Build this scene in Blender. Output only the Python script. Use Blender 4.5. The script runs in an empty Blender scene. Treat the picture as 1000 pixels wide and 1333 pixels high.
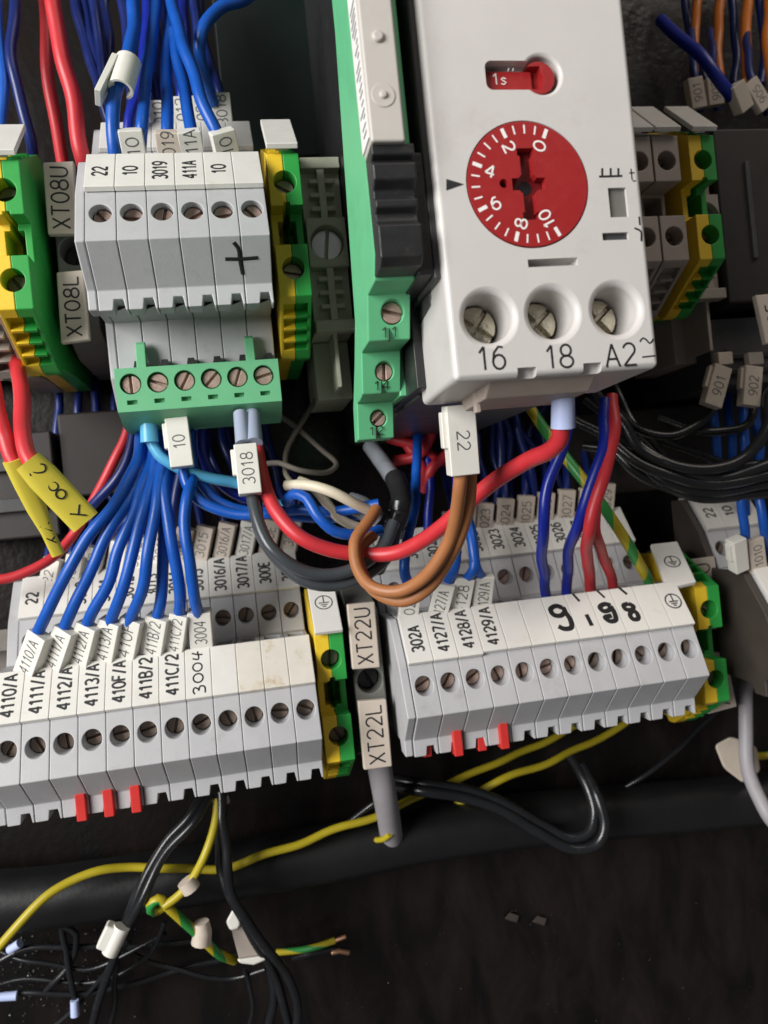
import bpy, bmesh, math, random
from mathutils import Vector, Matrix
random.seed(7)
sc = bpy.context.scene
C = sc.collection
R = math.radians

# ------------------------------------------------------------------ frame of reference
# The mounting plate is vertical. "Plate coordinates" are millimetres: x right, y up, z out of the plate.
def W(p):                       # plate mm -> world metres
    return Vector((p[0] * .001, -p[2] * .001, p[1] * .001))

CAM_Z = 200.0                   # camera distance from the plate, mm
FPX = 1000.0                    # focal length for a 1000 px wide picture
AX = Vector((.980, .0975, .172)).normalized()
AY = Vector((-.0985, .995, 0)); AY = (AY - AX * AX.dot(AY)).normalized()
AZ = AX.cross(AY)
def at(px, py, z):              # a point of the place, seen at px,py, lying z mm off the plate
    d = Vector(((px - 500) / FPX, (666.5 - py) / FPX, 1))
    t = (CAM_Z - z) / d.dot(AZ)
    return Vector((t * d.dot(AX), t * d.dot(AY), z))

# ------------------------------------------------------------------ camera, light, exposure
cd = bpy.data.cameras.new('camera'); cam = bpy.data.objects.new('camera', cd); C.objects.link(cam)
cd.sensor_fit = 'VERTICAL'; cd.sensor_height = 36; cd.sensor_width = 27
cd.lens = 36 * FPX / 1333; cd.clip_start = .002; cd.clip_end = 20
r_ = W((AX[0], AY[0], -AZ[0])) * 1000; u_ = W((AX[1], AY[1], -AZ[1])) * 1000; f_ = W((AX[2], AY[2], -AZ[2])) * 1000
m = Matrix((r_, u_, -f_)).transposed().to_4x4(); m.translation = W((0, 0, CAM_Z)); cam.matrix_world = m
cd.dof.use_dof = True; cd.dof.focus_distance = .128; cd.dof.aperture_fstop = cd.lens * .001 / .0009
sc.camera = cam

wd = bpy.data.worlds.new('World'); sc.world = wd; wd.use_nodes = True
bg = wd.node_tree.nodes['Background']; bg.inputs[0].default_value = (1, .97, .95, 1); bg.inputs[1].default_value = .10

def area_light(name, loc, target, size, size_y, watts, col):
    l = bpy.data.lights.new(name, 'AREA'); l.shape = 'RECTANGLE'; l.size = size; l.size_y = size_y
    l.energy = watts; l.color = col
    o = bpy.data.objects.new(name, l); C.objects.link(o); o.location = W(loc)
    d = W(target) - W(loc); o.rotation_euler = d.to_track_quat('-Z', 'Y').to_euler()
    return o
area_light('window_light', (-500, 170, 470), (10, 0, 40), .34, .38, 7.3, (1, .985, .965))
area_light('fill_light', (330, 560, 420), (40, 0, 30), .5, .2, 1.1, (1, .9, .8))  # weak warm fill, added for highlights on the black wires and right-facing walls
sc.view_settings.view_transform = 'Standard'; sc.view_settings.look = 'None'
sc.view_settings.exposure = 0; sc.view_settings.gamma = 1; sc.view_settings.use_curve_mapping = False
try:
    sc.cycles.use_denoising = True
    sc.cycles.max_bounces = 6; sc.cycles.diffuse_bounces = 3; sc.cycles.glossy_bounces = 3; sc.cycles.transmission_bounces = 4
except Exception: pass

# ------------------------------------------------------------------ materials
MAT = {}
def mat(name, col, rough=.5, metal=0, var=.12, dirt=0, dirt_col=(.05, .04, .03), scale=260, bump=.03, bscale=2200,
        spec=.5, coat=0, sss=0, rvar=.12):
    m = bpy.data.materials.new(name); m.use_nodes = True; nt = m.node_tree; N = nt.nodes; L = nt.links
    b = N['Principled BSDF']; b.inputs['Metallic'].default_value = metal
    b.inputs['Specular IOR Level'].default_value = spec
    if coat: b.inputs['Coat Weight'].default_value = coat; b.inputs['Coat Roughness'].default_value = .15
    g = N.new('ShaderNodeNewGeometry')
    n1 = N.new('ShaderNodeTexNoise'); n1.inputs['Scale'].default_value = scale; n1.inputs['Detail'].default_value = 5
    L.new(g.outputs['Position'], n1.inputs['Vector'])
    mx = N.new('ShaderNodeMix'); mx.data_type = 'RGBA'
    a = [max(0, c * (1 - var)) for c in col]; h = [min(1, c * (1 + var)) for c in col]
    mx.inputs[6].default_value = (*a, 1); mx.inputs[7].default_value = (*h, 1)
    L.new(n1.outputs[0], mx.inputs[0]); out = mx.outputs[2]
    if dirt:
        n2 = N.new('ShaderNodeTexNoise'); n2.inputs['Scale'].default_value = scale * .55; n2.inputs['Detail'].default_value = 9
        n2.inputs['Roughness'].default_value = .75
        L.new(g.outputs['Position'], n2.inputs['Vector'])
        rp = N.new('ShaderNodeMapRange'); rp.inputs[1].default_value = .56; rp.inputs[2].default_value = .74
        rp.inputs[3].default_value = 0; rp.inputs[4].default_value = dirt
        L.new(n2.outputs[0], rp.inputs[0])
        m2 = N.new('ShaderNodeMix'); m2.data_type = 'RGBA'; m2.inputs[7].default_value = (*dirt_col, 1)
        L.new(out, m2.inputs[6]); L.new(rp.outputs[0], m2.inputs[0]); out = m2.outputs[2]
    L.new(out, b.inputs['Base Color'])
    rr = N.new('ShaderNodeMapRange'); rr.inputs[3].default_value = max(.03, rough - rvar); rr.inputs[4].default_value = min(1, rough + rvar)
    L.new(n1.outputs[0], rr.inputs[0]); L.new(rr.outputs[0], b.inputs['Roughness'])
    if bump:
        n3 = N.new('ShaderNodeTexNoise'); n3.inputs['Scale'].default_value = bscale; n3.inputs['Detail'].default_value = 3
        L.new(g.outputs['Position'], n3.inputs['Vector'])
        bp = N.new('ShaderNodeBump'); bp.inputs['Strength'].default_value = bump; bp.inputs['Distance'].default_value = .0004
        L.new(n3.outputs[0], bp.inputs['Height']); L.new(bp.outputs[0], b.inputs['Normal'])
    MAT[name] = m
    return m
mat('grey_plastic', (.46, .46, .472), .45, var=.07, dirt=.30, dirt_col=(.20, .18, .15), bump=.06)
mat('grey_plastic_worn', (.40, .405, .42), .55, dirt=.3, bump=.06)
mat('marker_white', (.74, .72, .675), .42, var=.06, dirt=.34, dirt_col=(.50, .40, .25), bump=.04)
mat('marker_stained', (.72, .68, .60), .45, var=.08, dirt=.85, dirt_col=(.50, .34, .15), scale=330, bump=.05)
mat('tag_white', (.74, .72, .66), .42, var=.06, dirt=.28, dirt_col=(.4, .33, .2))
mat('tag_beige', (.58, .50, .42), .5, var=.06, dirt=.22)
mat('relay_white', (.60, .575, .555), .38, var=.04, dirt=.22, dirt_col=(.3, .26, .2), scale=160, bump=.035, bscale=3500)
mat('relay_inner', (.42, .40, .36), .6)
mat('relay_under', (.42, .35, .30), .6)
mat('dark_grey', (.055, .054, .056), .45, dirt=.35, dirt_col=(.16, .15, .14), bump=.06)
mat('black_plastic', (.018, .018, .019), .42, dirt=.45, dirt_col=(.07, .065, .06), scale=420, bump=.1)
mat('green_plastic', (.125, .49, .235), .45, var=.07, dirt=.12, bump=.04)
mat('plug_green', (.15, .47, .24), .45, var=.07, dirt=.15, bump=.04)
mat('earth_green', (.025, .33, .055), .45, var=.08, dirt=.15)
mat('earth_yellow', (.80, .54, .028), .45, var=.07, dirt=.15)
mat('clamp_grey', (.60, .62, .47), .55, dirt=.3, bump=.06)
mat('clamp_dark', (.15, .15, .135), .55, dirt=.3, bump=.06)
mat('beige_cover', (.53, .50, .46), .4, var=.05, dirt=.12, dirt_col=(.45, .3, .2))
mat('beige_plastic', (.36, .31, .27), .55, dirt=.2)
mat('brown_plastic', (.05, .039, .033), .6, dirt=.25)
mat('dial_red', (.33, .016, .018), .38, var=.08, dirt=.2, dirt_col=(.45, .1, .09), scale=900, bump=.05, bscale=4000)
mat('dial_dark', (.15, .008, .010), .4)  # dial red made darker for the recess floor, shade put into the colour
mat('print_white', (.85, .83, .8), .5, var=.04, bump=0)
mat('print_black', (.018, .018, .02), .5, var=.2, bump=0)
mat('print_grey', (.10, .10, .105), .5, var=.5, scale=1500, bump=0)
mat('print_worn', (.03, .03, .032), .5, var=.5, dirt=.75, dirt_col=(.40, .39, .37), scale=900, bump=0)
mat('ink', (.006, .006, .007), .65, var=.1, bump=0)
mat('screw_copper', (.50, .36, .30), .42, metal=.55, dirt=.4, dirt_col=(.12, .07, .05), scale=900, bump=.12)
mat('screw_brown', (.25, .19, .155), .42, metal=.5, dirt=.5, scale=900, bump=.12)
mat('screw_brass', (.62, .58, .46), .24, metal=.9, dirt=.35, dirt_col=(.1, .09, .06), scale=700, bump=.12)
mat('steel', (.55, .55, .54), .33, metal=.9, dirt=.3, dirt_col=(.16, .14, .12), bump=.06)
mat('rail_zinc', (.20, .18, .16), .45, metal=.6, dirt=.4)
mat('bridge_red', (.60, .035, .03), .4)
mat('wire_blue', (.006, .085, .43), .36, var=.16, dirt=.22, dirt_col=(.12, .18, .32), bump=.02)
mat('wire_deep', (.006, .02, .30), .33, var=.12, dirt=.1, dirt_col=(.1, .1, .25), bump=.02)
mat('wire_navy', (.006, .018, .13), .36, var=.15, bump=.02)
mat('wire_pale', (.12, .32, .62), .4, var=.1, bump=.02)
mat('wire_cyan', (.10, .42, .68), .35, var=.1, bump=.02)
mat('wire_red', (.58, .032, .042), .42, var=.12, dirt=.25, dirt_col=(.25, .05, .05), bump=.02)
mat('wire_brown', (.38, .15, .055), .46, var=.14, dirt=.22, bump=.02)
mat('wire_black', (.012, .013, .015), .27, var=.2, dirt=.3, dirt_col=(.045, .045, .048), bump=.05)
mat('wire_grey', (.05, .057, .064), .32, var=.15, dirt=.2, bump=.04)
mat('wire_cream', (.68, .60, .46), .45, var=.08, dirt=.2, bump=.02)
mat('wire_orange', (.62, .17, .015), .4, var=.1, bump=.02)
mat('wire_taupe', (.20, .175, .145), .5, var=.1, bump=.02)
mat('wire_yellow', (.46, .37, .018), .42, var=.08, dirt=.2, bump=.02)
mat('wire_green', (.03, .25, .05), .4, var=.08, bump=.02)
mat('ferrule_blue', (.52, .60, .90), .42, var=.05)
mat('ferrule_grey', (.34, .38, .50), .42, var=.06)
mat('sleeve_yellow', (.66, .55, .06), .45, var=.06, dirt=.1, dirt_col=(.3, .2, .03))
mat('cable_grey', (.33, .31, .33), .5, var=.08, dirt=.2)
mat('hose', (.008, .0082, .0088), .40, var=.2, dirt=.35, dirt_col=(.016, .0155, .015), scale=90, bump=.1, bscale=900)
mat('plate', (.0075, .0055, .005), .42, var=.6, bump=.3, bscale=500, spec=.35)
def plate_wear():
    nt = MAT['plate'].node_tree; N = nt.nodes; L = nt.links; b = N['Principled BSDF']
    g = N.new('ShaderNodeNewGeometry'); mp = N.new('ShaderNodeMapping'); mp.inputs['Scale'].default_value = (1, 1, .38); mp.inputs['Rotation'].default_value = (0, .12, 0)
    L.new(g.outputs['Position'], mp.inputs[0])
    n = N.new('ShaderNodeTexNoise'); n.inputs['Scale'].default_value = 95; n.inputs['Detail'].default_value = 7; n.inputs['Roughness'].default_value = .62; n.inputs['Distortion'].default_value = .6
    L.new(mp.outputs[0], n.inputs['Vector'])
    cr = N.new('ShaderNodeValToRGB'); e = cr.color_ramp.elements; e[0].position = .36; e[0].color = (.0024, .002, .002, 1); e[1].position = .72; e[1].color = (.019, .0138, .0122, 1)
    L.new(n.outputs[0], cr.inputs[0]); L.new(cr.outputs[0], b.inputs['Base Color'])
    r = N.new('ShaderNodeMapRange'); r.inputs[1].default_value = .35; r.inputs[2].default_value = .7; r.inputs[3].default_value = .42; r.inputs[4].default_value = .14
    L.new(n.outputs[0], r.inputs[0]); L.new(r.outputs[0], b.inputs['Roughness'])
plate_wear()
mat('teal_dark', (.0018, .0085, .0068), .4, var=.4, bump=.1, scale=40)
mat('duct', (.02, .015, .013), .6, var=.25, dirt=.3, scale=90)
mat('device_dark', (.022, .018, .0165), .5, var=.15, dirt=.3)
mat('copper_strand', (.65, .36, .22), .35, metal=.8)
mat('clear_cable', (.30, .32, .35), .25, var=.2, dirt=.5, dirt_col=(.05, .05, .055))

# ------------------------------------------------------------------ geometry helpers (all in plate mm)
class G:
    def __init__(s): s.v = []; s.f = []; s.mi = []
    def add(s, vs, fs, mi=0):
        n = len(s.v); s.v += [Vector(v) for v in vs]; s.f += [[i + n for i in f] for f in fs]; s.mi += [mi] * len(fs); return s
    def prism(s, poly, axis, a, b, mi=0):
        n = len(poly)
        def P(q, t): return (t, q[0], q[1]) if axis == 'x' else (q[0], t, q[1]) if axis == 'y' else (q[0], q[1], t)
        vs = [P(q, a) for q in poly] + [P(q, b) for q in poly]
        fs = [list(range(n))[::-1], list(range(n, 2 * n))] + [[i, (i + 1) % n, n + (i + 1) % n, n + i] for i in range(n)]
        return s.add(vs, fs, mi)
    def box(s, x0, x1, y0, y1, z0, z1, mi=0):
        return s.prism([(x0, y0), (x1, y0), (x1, y1), (x0, y1)], 'z', z0, z1, mi)
    def cyl(s, c, r, z0, z1, n=24, r1=None, mi=0):
        r1 = r if r1 is None else r1
        vs = [(c[0] + r * math.cos(2 * math.pi * i / n), c[1] + r * math.sin(2 * math.pi * i / n), z0) for i in range(n)]
        vs += [(c[0] + r1 * math.cos(2 * math.pi * i / n), c[1] + r1 * math.sin(2 * math.pi * i / n), z1) for i in range(n)]
        fs = [list(range(n))[::-1], list(range(n, 2 * n))] + [[i, (i + 1) % n, n + (i + 1) % n, n + i] for i in range(n)]
        return s.add(vs, fs, mi)
    def lathe(s, c, prof, n=40):
        vs = [(c[0] + r * math.cos(2 * math.pi * i / n), c[1] + r * math.sin(2 * math.pi * i / n), z) for r, z in prof for i in range(n)]; m = len(prof)
        fs = [list(range(n))[::-1], [(m - 1) * n + i for i in range(n)]] + [[j * n + i, j * n + (i + 1) % n, (j + 1) * n + (i + 1) % n, (j + 1) * n + i] for j in range(m - 1) for i in range(n)]
        return s.add(vs, fs)
    def frame(s, o, ex, ey, ez):
        s.v = [Vector(o) + Vector(ex) * v[0] + Vector(ey) * v[1] + Vector(ez) * v[2] for v in s.v]; return s
    def move(s, d): s.v = [v + Vector(d) for v in s.v]; return s
    def tube(s, pts, r, n=10, stripe=None, squash=None):
        pts = [Vector(p) for p in pts]; m = len(pts)
        tg = [(pts[min(i + 1, m - 1)] - pts[max(i - 1, 0)]).normalized() for i in range(m)]
        up = Vector((0, 0, 1)) if abs(tg[0].z) < .9 else Vector((0, 1, 0))
        if squash is not None: up = Vector(squash[0])
        nx = tg[0].cross(up).normalized(); base = len(s.v); vs = []; fs = []; ms = []
        ln = 0
        for i in range(m):
            if i: ln += (pts[i] - pts[i - 1]).length
            nx = (nx - tg[i] * nx.dot(tg[i])).normalized(); ny = tg[i].cross(nx)
            rr = r(i / (m - 1)) if callable(r) else r
            for k in range(n):
                a = 2 * math.pi * k / n + (ln * stripe if stripe else 0)
                w = nx * math.cos(a) * rr + ny * math.sin(a) * rr
                if squash is not None:
                    q = Vector(squash[0]); w = w - q * w.dot(q) * (1 - squash[1])
                vs.append(pts[i] + w)
        for i in range(m - 1):
            for k in range(n):
                fs.append([i * n + k, i * n + (k + 1) % n, (i + 1) * n + (k + 1) % n, (i + 1) * n + k])
                ms.append(1 if (stripe and k < n * .42) else 0)
        fs.append(list(range(n))[::-1]); ms.append(0); fs.append([(m - 1) * n + k for k in range(n)]); ms.append(0)
        nb = len(s.v); s.v += vs; s.f += [[i + nb for i in f] for f in fs]; s.mi += ms
        return s

def spline(pts, step=1.2):
    pts = [Vector(p) for p in pts]
    if len(pts) == 2: pts = [pts[0], (pts[0] + pts[1]) / 2, pts[1]]
    P = [pts[0] * 2 - pts[1]] + pts + [pts[-1] * 2 - pts[-2]]; out = []
    for i in range(1, len(P) - 2):
        a, b, c, d = P[i - 1], P[i], P[i + 1], P[i + 2]
        n = max(2, int((c - b).length / step))
        t0 = 0; t1 = (b - a).length ** .5 + 1e-6; t2 = t1 + (c - b).length ** .5 + 1e-6; t3 = t2 + (d - c).length ** .5 + 1e-6
        for k in range(n):
            t = t1 + (t2 - t1) * k / n
            A1 = a * ((t1 - t) / (t1 - t0)) + b * ((t - t0) / (t1 - t0)); A2 = b * ((t2 - t) / (t2 - t1)) + c * ((t - t1) / (t2 - t1))
            A3 = c * ((t3 - t) / (t3 - t2)) + d * ((t - t2) / (t3 - t2))
            B1 = A1 * ((t2 - t) / (t2 - t0)) + A2 * ((t - t0) / (t2 - t0)); B2 = A2 * ((t3 - t) / (t3 - t1)) + A3 * ((t - t1) / (t3 - t1))
            out.append(B1 * ((t2 - t) / (t2 - t1)) + B2 * ((t - t1) / (t2 - t1)))
    out.append(pts[-1]); return out

def raw(g):
    me = bpy.data.meshes.new('m'); me.from_pydata([tuple(v) for v in g.v], [], g.f)
    for i, p in enumerate(me.polygons): p.material_index = g.mi[i]
    bm = bmesh.new(); bm.from_mesh(me); bmesh.ops.recalc_face_normals(bm, faces=bm.faces); bm.to_mesh(me); bm.free()
    return me
def mesh(g, bevel=0, seg=2, cut=(), angle=38, pre=False):
    """G in mm -> a finished mesh in metres (cutters subtracted, edges rounded)."""
    me = raw(g)
    if bevel or cut:
        o = bpy.data.objects.new('tmp', me); C.objects.link(o); tmp = [o]
        def do_cut():
            for c in cut:
                co = bpy.data.objects.new('cut', raw(c)); C.objects.link(co); tmp.append(co)
                md = o.modifiers.new('b', 'BOOLEAN'); md.operation = 'DIFFERENCE'; md.object = co; md.solver = 'EXACT'
        def do_bevel():
            bv = o.modifiers.new('v', 'BEVEL'); bv.width = bevel; bv.segments = seg; bv.limit_method = 'ANGLE'; bv.angle_limit = R(32)
            bv.use_clamp_overlap = True
        if pre:                 # round the outer edges first, then cut
            do_bevel(); do_cut()
            dg = bpy.context.evaluated_depsgraph_get(); me3 = bpy.data.meshes.new_from_object(o.evaluated_get(dg))
            o.modifiers.clear(); o.data = me3; me3.polygons.foreach_set('use_smooth', [True] * len(me3.polygons)); me3.set_sharp_from_angle(angle=R(31))
        else:
            do_cut()
            if bevel: do_bevel()
            me.polygons.foreach_set('use_smooth', [True] * len(me.polygons))
        if bevel:
            wn = o.modifiers.new('w', 'WEIGHTED_NORMAL'); wn.mode = 'FACE_AREA'; wn.weight = 90; wn.keep_sharp = pre
        dg = bpy.context.evaluated_depsgraph_get(); me2 = bpy.data.meshes.new_from_object(o.evaluated_get(dg))
        for t in tmp: bpy.data.objects.remove(t)
        me = me2
    me.transform(Matrix(((.001, 0, 0, 0), (0, 0, -.001, 0), (0, .001, 0, 0), (0, 0, 0, 1))))
    mi = [0] * len(me.polygons); me.polygons.foreach_get('material_index', mi)
    me.materials.clear(); me.polygons.foreach_set('material_index', mi)
    if not bevel:
        me.polygons.foreach_set('use_smooth', [True] * len(me.polygons))
        me.set_sharp_from_angle(angle=R(angle))
    me.update()
    return me

# ------------------------------------------------------------------ scene-graph helpers
BASE = {}
def tagp(o, label, cat, group=None, kind=None):
    if label: o['label'] = label
    if cat: o['category'] = cat
    if group: o['group'] = group
    if kind: o['kind'] = kind
def thing(name, label, cat, base, group=None):
    o = bpy.data.objects.new(name, None); C.objects.link(o); o.empty_display_size = .005
    o.location = W(base); BASE[o.name] = Vector(base); tagp(o, label, cat, group); return o
def setm(me, mats):
    if not me.materials:
        for k in ([mats] if isinstance(mats, str) else mats): me.materials.append(MAT[k])
def part(name, me, mats, parent, off=(0, 0, 0), rot=0, label=None):
    """off: plate mm relative to the parent's origin"""
    setm(me, mats)
    o = bpy.data.objects.new(name, me); C.objects.link(o); o.parent = parent
    o.location = W(off); o.rotation_euler = (0, -rot, 0)
    BASE[o.name] = BASE[parent.name] + Vector(off)
    if label: o['label'] = label
    return o
def apart(name, g, mats, parent, **k):
    """G given in absolute plate mm"""
    b = BASE[parent.name]; g.move(-b); return part(name, mesh(g, **k), mats, parent)
def solid(name, g, mats, base, label, cat, group=None, kind=None, **k):
    """a thing that is one mesh, G in absolute plate mm"""
    g.move(-Vector(base)); me = mesh(g, **k); setm(me, mats)
    o = bpy.data.objects.new(name, me); C.objects.link(o); o.location = W(base); BASE[o.name] = Vector(base)
    tagp(o, label, cat, group, kind); return o

def arc(cx, cy, rx, ry, a0, a1, n=9): return [(cx + rx * math.cos(R(a0 + (a1 - a0) * i / n)), cy + ry * math.sin(R(a0 + (a1 - a0) * i / n))) for i in range(n + 1)]
# a plotter-like stroke alphabet: unit height, polylines, advance
GL = {'0': ([arc(.3, .5, .3, .5, 90, 450, 14)], .6), '1': ([[(.08, .74), (.3, 1)], [(.3, 1), (.3, 0)]], .46), '2': ([arc(.3, .72, .28, .28, 165, -30, 8) + [(.02, .02)], [(.02, .02), (.6, .02)]], .6),
      '3': ([arc(.28, .745, .27, .255, 150, -80, 8), arc(.28, .26, .3, .26, 85, -150, 8)], .6), '4': ([[(.46, 0), (.46, 1)], [(.46, 1), (.0, .3)], [(.0, .3), (.62, .3)]], .62),
      '5': ([[(.55, 1), (.1, 1)], [(.1, 1), (.06, .54)], arc(.27, .32, .3, .32, 130, -150, 9)], .6), '6': ([arc(.3, .31, .28, .31, 0, 360, 12), [(.03, .36), (.1, .72), (.32, .97), (.52, .93)]], .6),
      '7': ([[(.0, 1), (.58, 1)], [(.58, 1), (.18, 0)]], .58), '8': ([arc(.3, .75, .24, .25, 0, 360, 12), arc(.3, .26, .3, .26, 0, 360, 12)], .6), '9': ([arc(.3, .69, .28, .31, 0, 360, 12), [(.57, .64), (.5, .28), (.28, .03), (.08, .07)]], .6),
      'A': ([[(0, 0), (.32, 1)], [(.32, 1), (.64, 0)], [(.11, .34), (.53, .34)]], .64), 'B': ([[(.04, 0), (.04, 1)], [(.04, 1), (.3, 1)] + arc(.3, .76, .24, .24, 80, -80, 6) + [(.04, .52)], [(.04, .52), (.3, .52)] + arc(.3, .26, .28, .26, 80, -80, 6) + [(.04, 0)]], .6),
      'C': ([arc(.34, .5, .34, .5, 50, 310, 12)], .6), 'E': ([[(.02, 0), (.02, 1)], [(.02, 1), (.54, 1)], [(.02, .52), (.46, .52)], [(.02, 0), (.54, 0)]], .56), 'F': ([[(.02, 0), (.02, 1)], [(.02, 1), (.54, 1)], [(.02, .52), (.46, .52)]], .54),
      'L': ([[(.02, 1), (.02, 0)], [(.02, 0), (.52, 0)]], .54), 'T': ([[(0, 1), (.6, 1)], [(.3, 1), (.3, 0)]], .6), 'U': ([[(.02, 1), (.02, .32)] + arc(.3, .3, .28, .3, 180, 360, 8) + [(.58, 1)]], .6), 'X': ([[(0, 0), (.6, 1)], [(0, 1), (.6, 0)]], .6),
      '/': ([[(0, -.05), (.42, 1.05)]], .44), 's': ([[(.42, .52), (.22, .62), (.04, .5), (.22, .33), (.42, .18), (.22, 0), (.02, .1)]], .44), 't': ([[(.16, 1), (.16, .16), (.28, 0), (.42, .06)], [(0, .68), (.38, .68)]], .4), '"': ([[(.08, 1), (.0, .4)], [(.4, 1), (.32, .4)]], .4)}
def lettering(parent, s, c, right, up, w, h, m='print_black', bold=0, name='lettering', sw=None):
    """flat print, centred at c (absolute plate mm), w x h mm, reading along right"""
    right = Vector(right).normalized(); up = Vector(up); up = (up - right * up.dot(right)).normalized(); n = right.cross(up)
    tot = sum(GL[k][1] for k in s) + .2 * (len(s) - 1); kx = w / tot; x = 0; g = G(); sw = sw or max(.15, h * .105) * (1 + 8 * max(bold, 0))
    for ch in s:
        for ln in GL[ch][0]:
            pts = [Vector(c) + right * ((x + p[0] - tot / 2) * kx) + up * ((p[1] - .5) * h) + n * .02 for p in ln]
            pts = pts if len(pts) > 2 else [pts[0], (pts[0] + pts[1]) / 2, pts[1]]
            g.tube(pts, sw / 2, 6, squash=(n, .15))
        x += GL[ch][1] + .2
    return apart(name, g, m, parent)
def strokes(parent, lines, c, right, up, w, m='ink', name='handwriting', flat=.12, step=.25):
    right = Vector(right).normalized(); up = Vector(up); up = (up - right * up.dot(right)).normalized(); n = right.cross(up)
    g = G()
    for ln in lines:
        pts = spline([Vector(c) + right * p[0] + up * p[1] for p in ln], step)
        g.tube(pts, w / 2, 8, squash=(n, flat))
    return apart(name, g, m, parent)
def circle2(r, cx=0, cy=0, n=18): return [(cx + r * math.cos(2 * math.pi * i / n), cy + r * math.sin(2 * math.pi * i / n)) for i in range(n + 1)]
def earth_symbol(parent, c, right, up, r, w=.28):
    strokes(parent, [circle2(r), [(0, r * .95), (0, -r * .05)], [(-r * .62, -r * .05), (r * .62, -r * .05)],
                     [(-r * .42, -r * .35), (r * .42, -r * .35)], [(-r * .2, -r * .62), (r * .2, -r * .62)]], c, right, up, w, 'print_black', 'earth_symbol')

# ------------------------------------------------------------------ setting
solid('mounting_plate', G().box(-420, 420, -420, 420, -3, 0), 'plate', (0, 0, 0), None, None, kind='structure')
def rail(y, label):
    p = [(-17.5, 7), (-17.5, 8), (-12.5, 8), (-12.5, 1), (12.5, 1), (12.5, 8), (17.5, 8), (17.5, 7), (13.5, 7), (13.5, 0.1), (-13.5, .1), (-13.5, 7)]
    solid('mounting_rail', G().prism([(y + a, b) for a, b in p], 'x', -170, 260), 'rail_zinc', (0, y, 0), label, 'rail', bevel=.15)
rail(57, 'zinc mounting rail behind the upper terminal row'); rail(-36, 'zinc mounting rail behind the two lower terminal rows')

# ------------------------------------------------------------------ screws
def screw_mesh(r, h=2.2, slot=.5, cross=False):
    g = G().cyl((0, 0), r, -h, 0, 20)
    cut = [G().box(-r * 1.3, r * 1.3, -slot / 2, slot / 2, -.9, 1)]
    if cross: cut.append(G().box(-slot / 2, slot / 2, -r * 1.3, r * 1.3, -.9, 1))
    return mesh(g, .1, 1, cut)
SCREW = screw_mesh(1.62)
SCREW_C = {}
def screw(parent, off, r=1.62, m='screw_brown', rot=None, cross=False):
    k = (r, m, cross)
    if k not in SCREW_C: SCREW_C[k] = screw_mesh(r, slot=.5 if r < 2 else .62, cross=cross)
    return part('screw', SCREW_C[k], m, parent, off, random.uniform(0, 3.1) if rot is None else rot)

# ------------------------------------------------------------------ grey two-tier terminal blocks
# profile relative to the front screw (y,z)
A_ = (13, -8.75); B_ = (4.75, -2.5); C_ = (-5.5, 2.25); D_ = (-11.75, -4.5); E_ = (-15.25, -4.5)
TIER = 0
def term_profile(zs, foot=True):
    zr = -(zs - 8)
    low = [(-13, -21), (-24, -21.2), (-30, -26), (-30, -33), (-18, -35), (-18, zr)] if zs > 60 else [(-12.6, -22), (-12.6, zr)]
    p = [A_, B_, C_, D_, (E_[0], E_[1]), (E_[0], -8.5), (-13, -9.2)] + low + [(18, zr), (18, -36), (30.5, -36), (30.5, -31.2), (22, -24.6), (13, -20.6)]
    return p
TB = {}
def term_body(pitch, zs):
    k = (pitch, zs)
    if k not in TB:
        w = pitch / 2 - .05
        g = G().prism(term_profile(zs), 'x', -w, w)
        cut = [G().cyl((0, 0), 1.82, -5.2, 8, 28), G().cyl((0, 17.4), 1.75, -26.6, -15, 24),
               # notch in the toothed foot
               G().prism([(-.25, -16), (.2, -13.3), (1.75, -13.3), (2.2, -16)], 'z', -12, 0),
               # wire funnels
               G().prism([(-1.6, -18), (1.6, -18), (1.6, -13), (-1.6, -13)], 'y', 10, 16)]
        TB[k] = mesh(g, .22, 2, cut)
    return TB[k]
def slab(a, b, t, lip=0):       # marker slab lying on the slope a-b in (y,z), thickness t
    a = Vector((a[0], a[1])); b = Vector((b[0], b[1])); d = (b - a).normalized(); n = Vector((-d.y, d.x))
    if n.y < 0: n = -n
    return [tuple(a + n * .05), tuple(b + n * .05 + d * lip), tuple(b + n * t + d * lip), tuple(a + n * t)], n
MK = {}
def marker_mesh(pitch, a, b, t, lip):
    k = (pitch, a, b, t, lip)
    if k not in MK: MK[k] = mesh(G().prism(slab(a, b, t, lip)[0], 'x', -pitch / 2 + .03, pitch / 2 - .03), .16, 2)
    return MK[k]
A2 = (30.2, -31.0); B2 = (22.2, -24.8)
def terminal(S, pitch, front, back, label, group, screw_m='screw_brown', hand=None, backmark=True, backscrew=True, lip=.5):
    zs = S[2]; t = thing('terminal_block', label, 'terminal block', (S[0], S[1], 8), group)
    o = (0, 0, zs - 8)
    part('housing', term_body(pitch, zs), 'grey_plastic', t, o)
    screw(t, (0, 0, zs - 8 - 3.1), 1.66, screw_m)
    if backscrew: screw(t, (0, 17.4, zs - 8 - 24.6), 1.6, screw_m)
    for (a, b, s, on) in ((A_, B_, front, True), (A2, B2, back, backmark)):
        if not on: continue
        mk = part('marker', marker_mesh(pitch, a, b, 1.1, lip), 'marker_white', t, o)
        if s:
            _, n = slab(a, b, 1.1); n3 = Vector((0, n.x, n.y)); up = Vector((0, a[0] - b[0], a[1] - b[1])).normalized()
            ln = min(len(s) * 1.45, 9.0)
            k = .5 if len(s) > 4 else .42
            c = Vector(S) + Vector((0, b[0] + (a[0] - b[0]) * k, b[1] + (a[1] - b[1]) * k)) + n3 * 1.1
            lettering(mk, s, c, up, (-1, 0, 0), ln, 2.4, 'print_worn', sw=.46)
    return t
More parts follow.
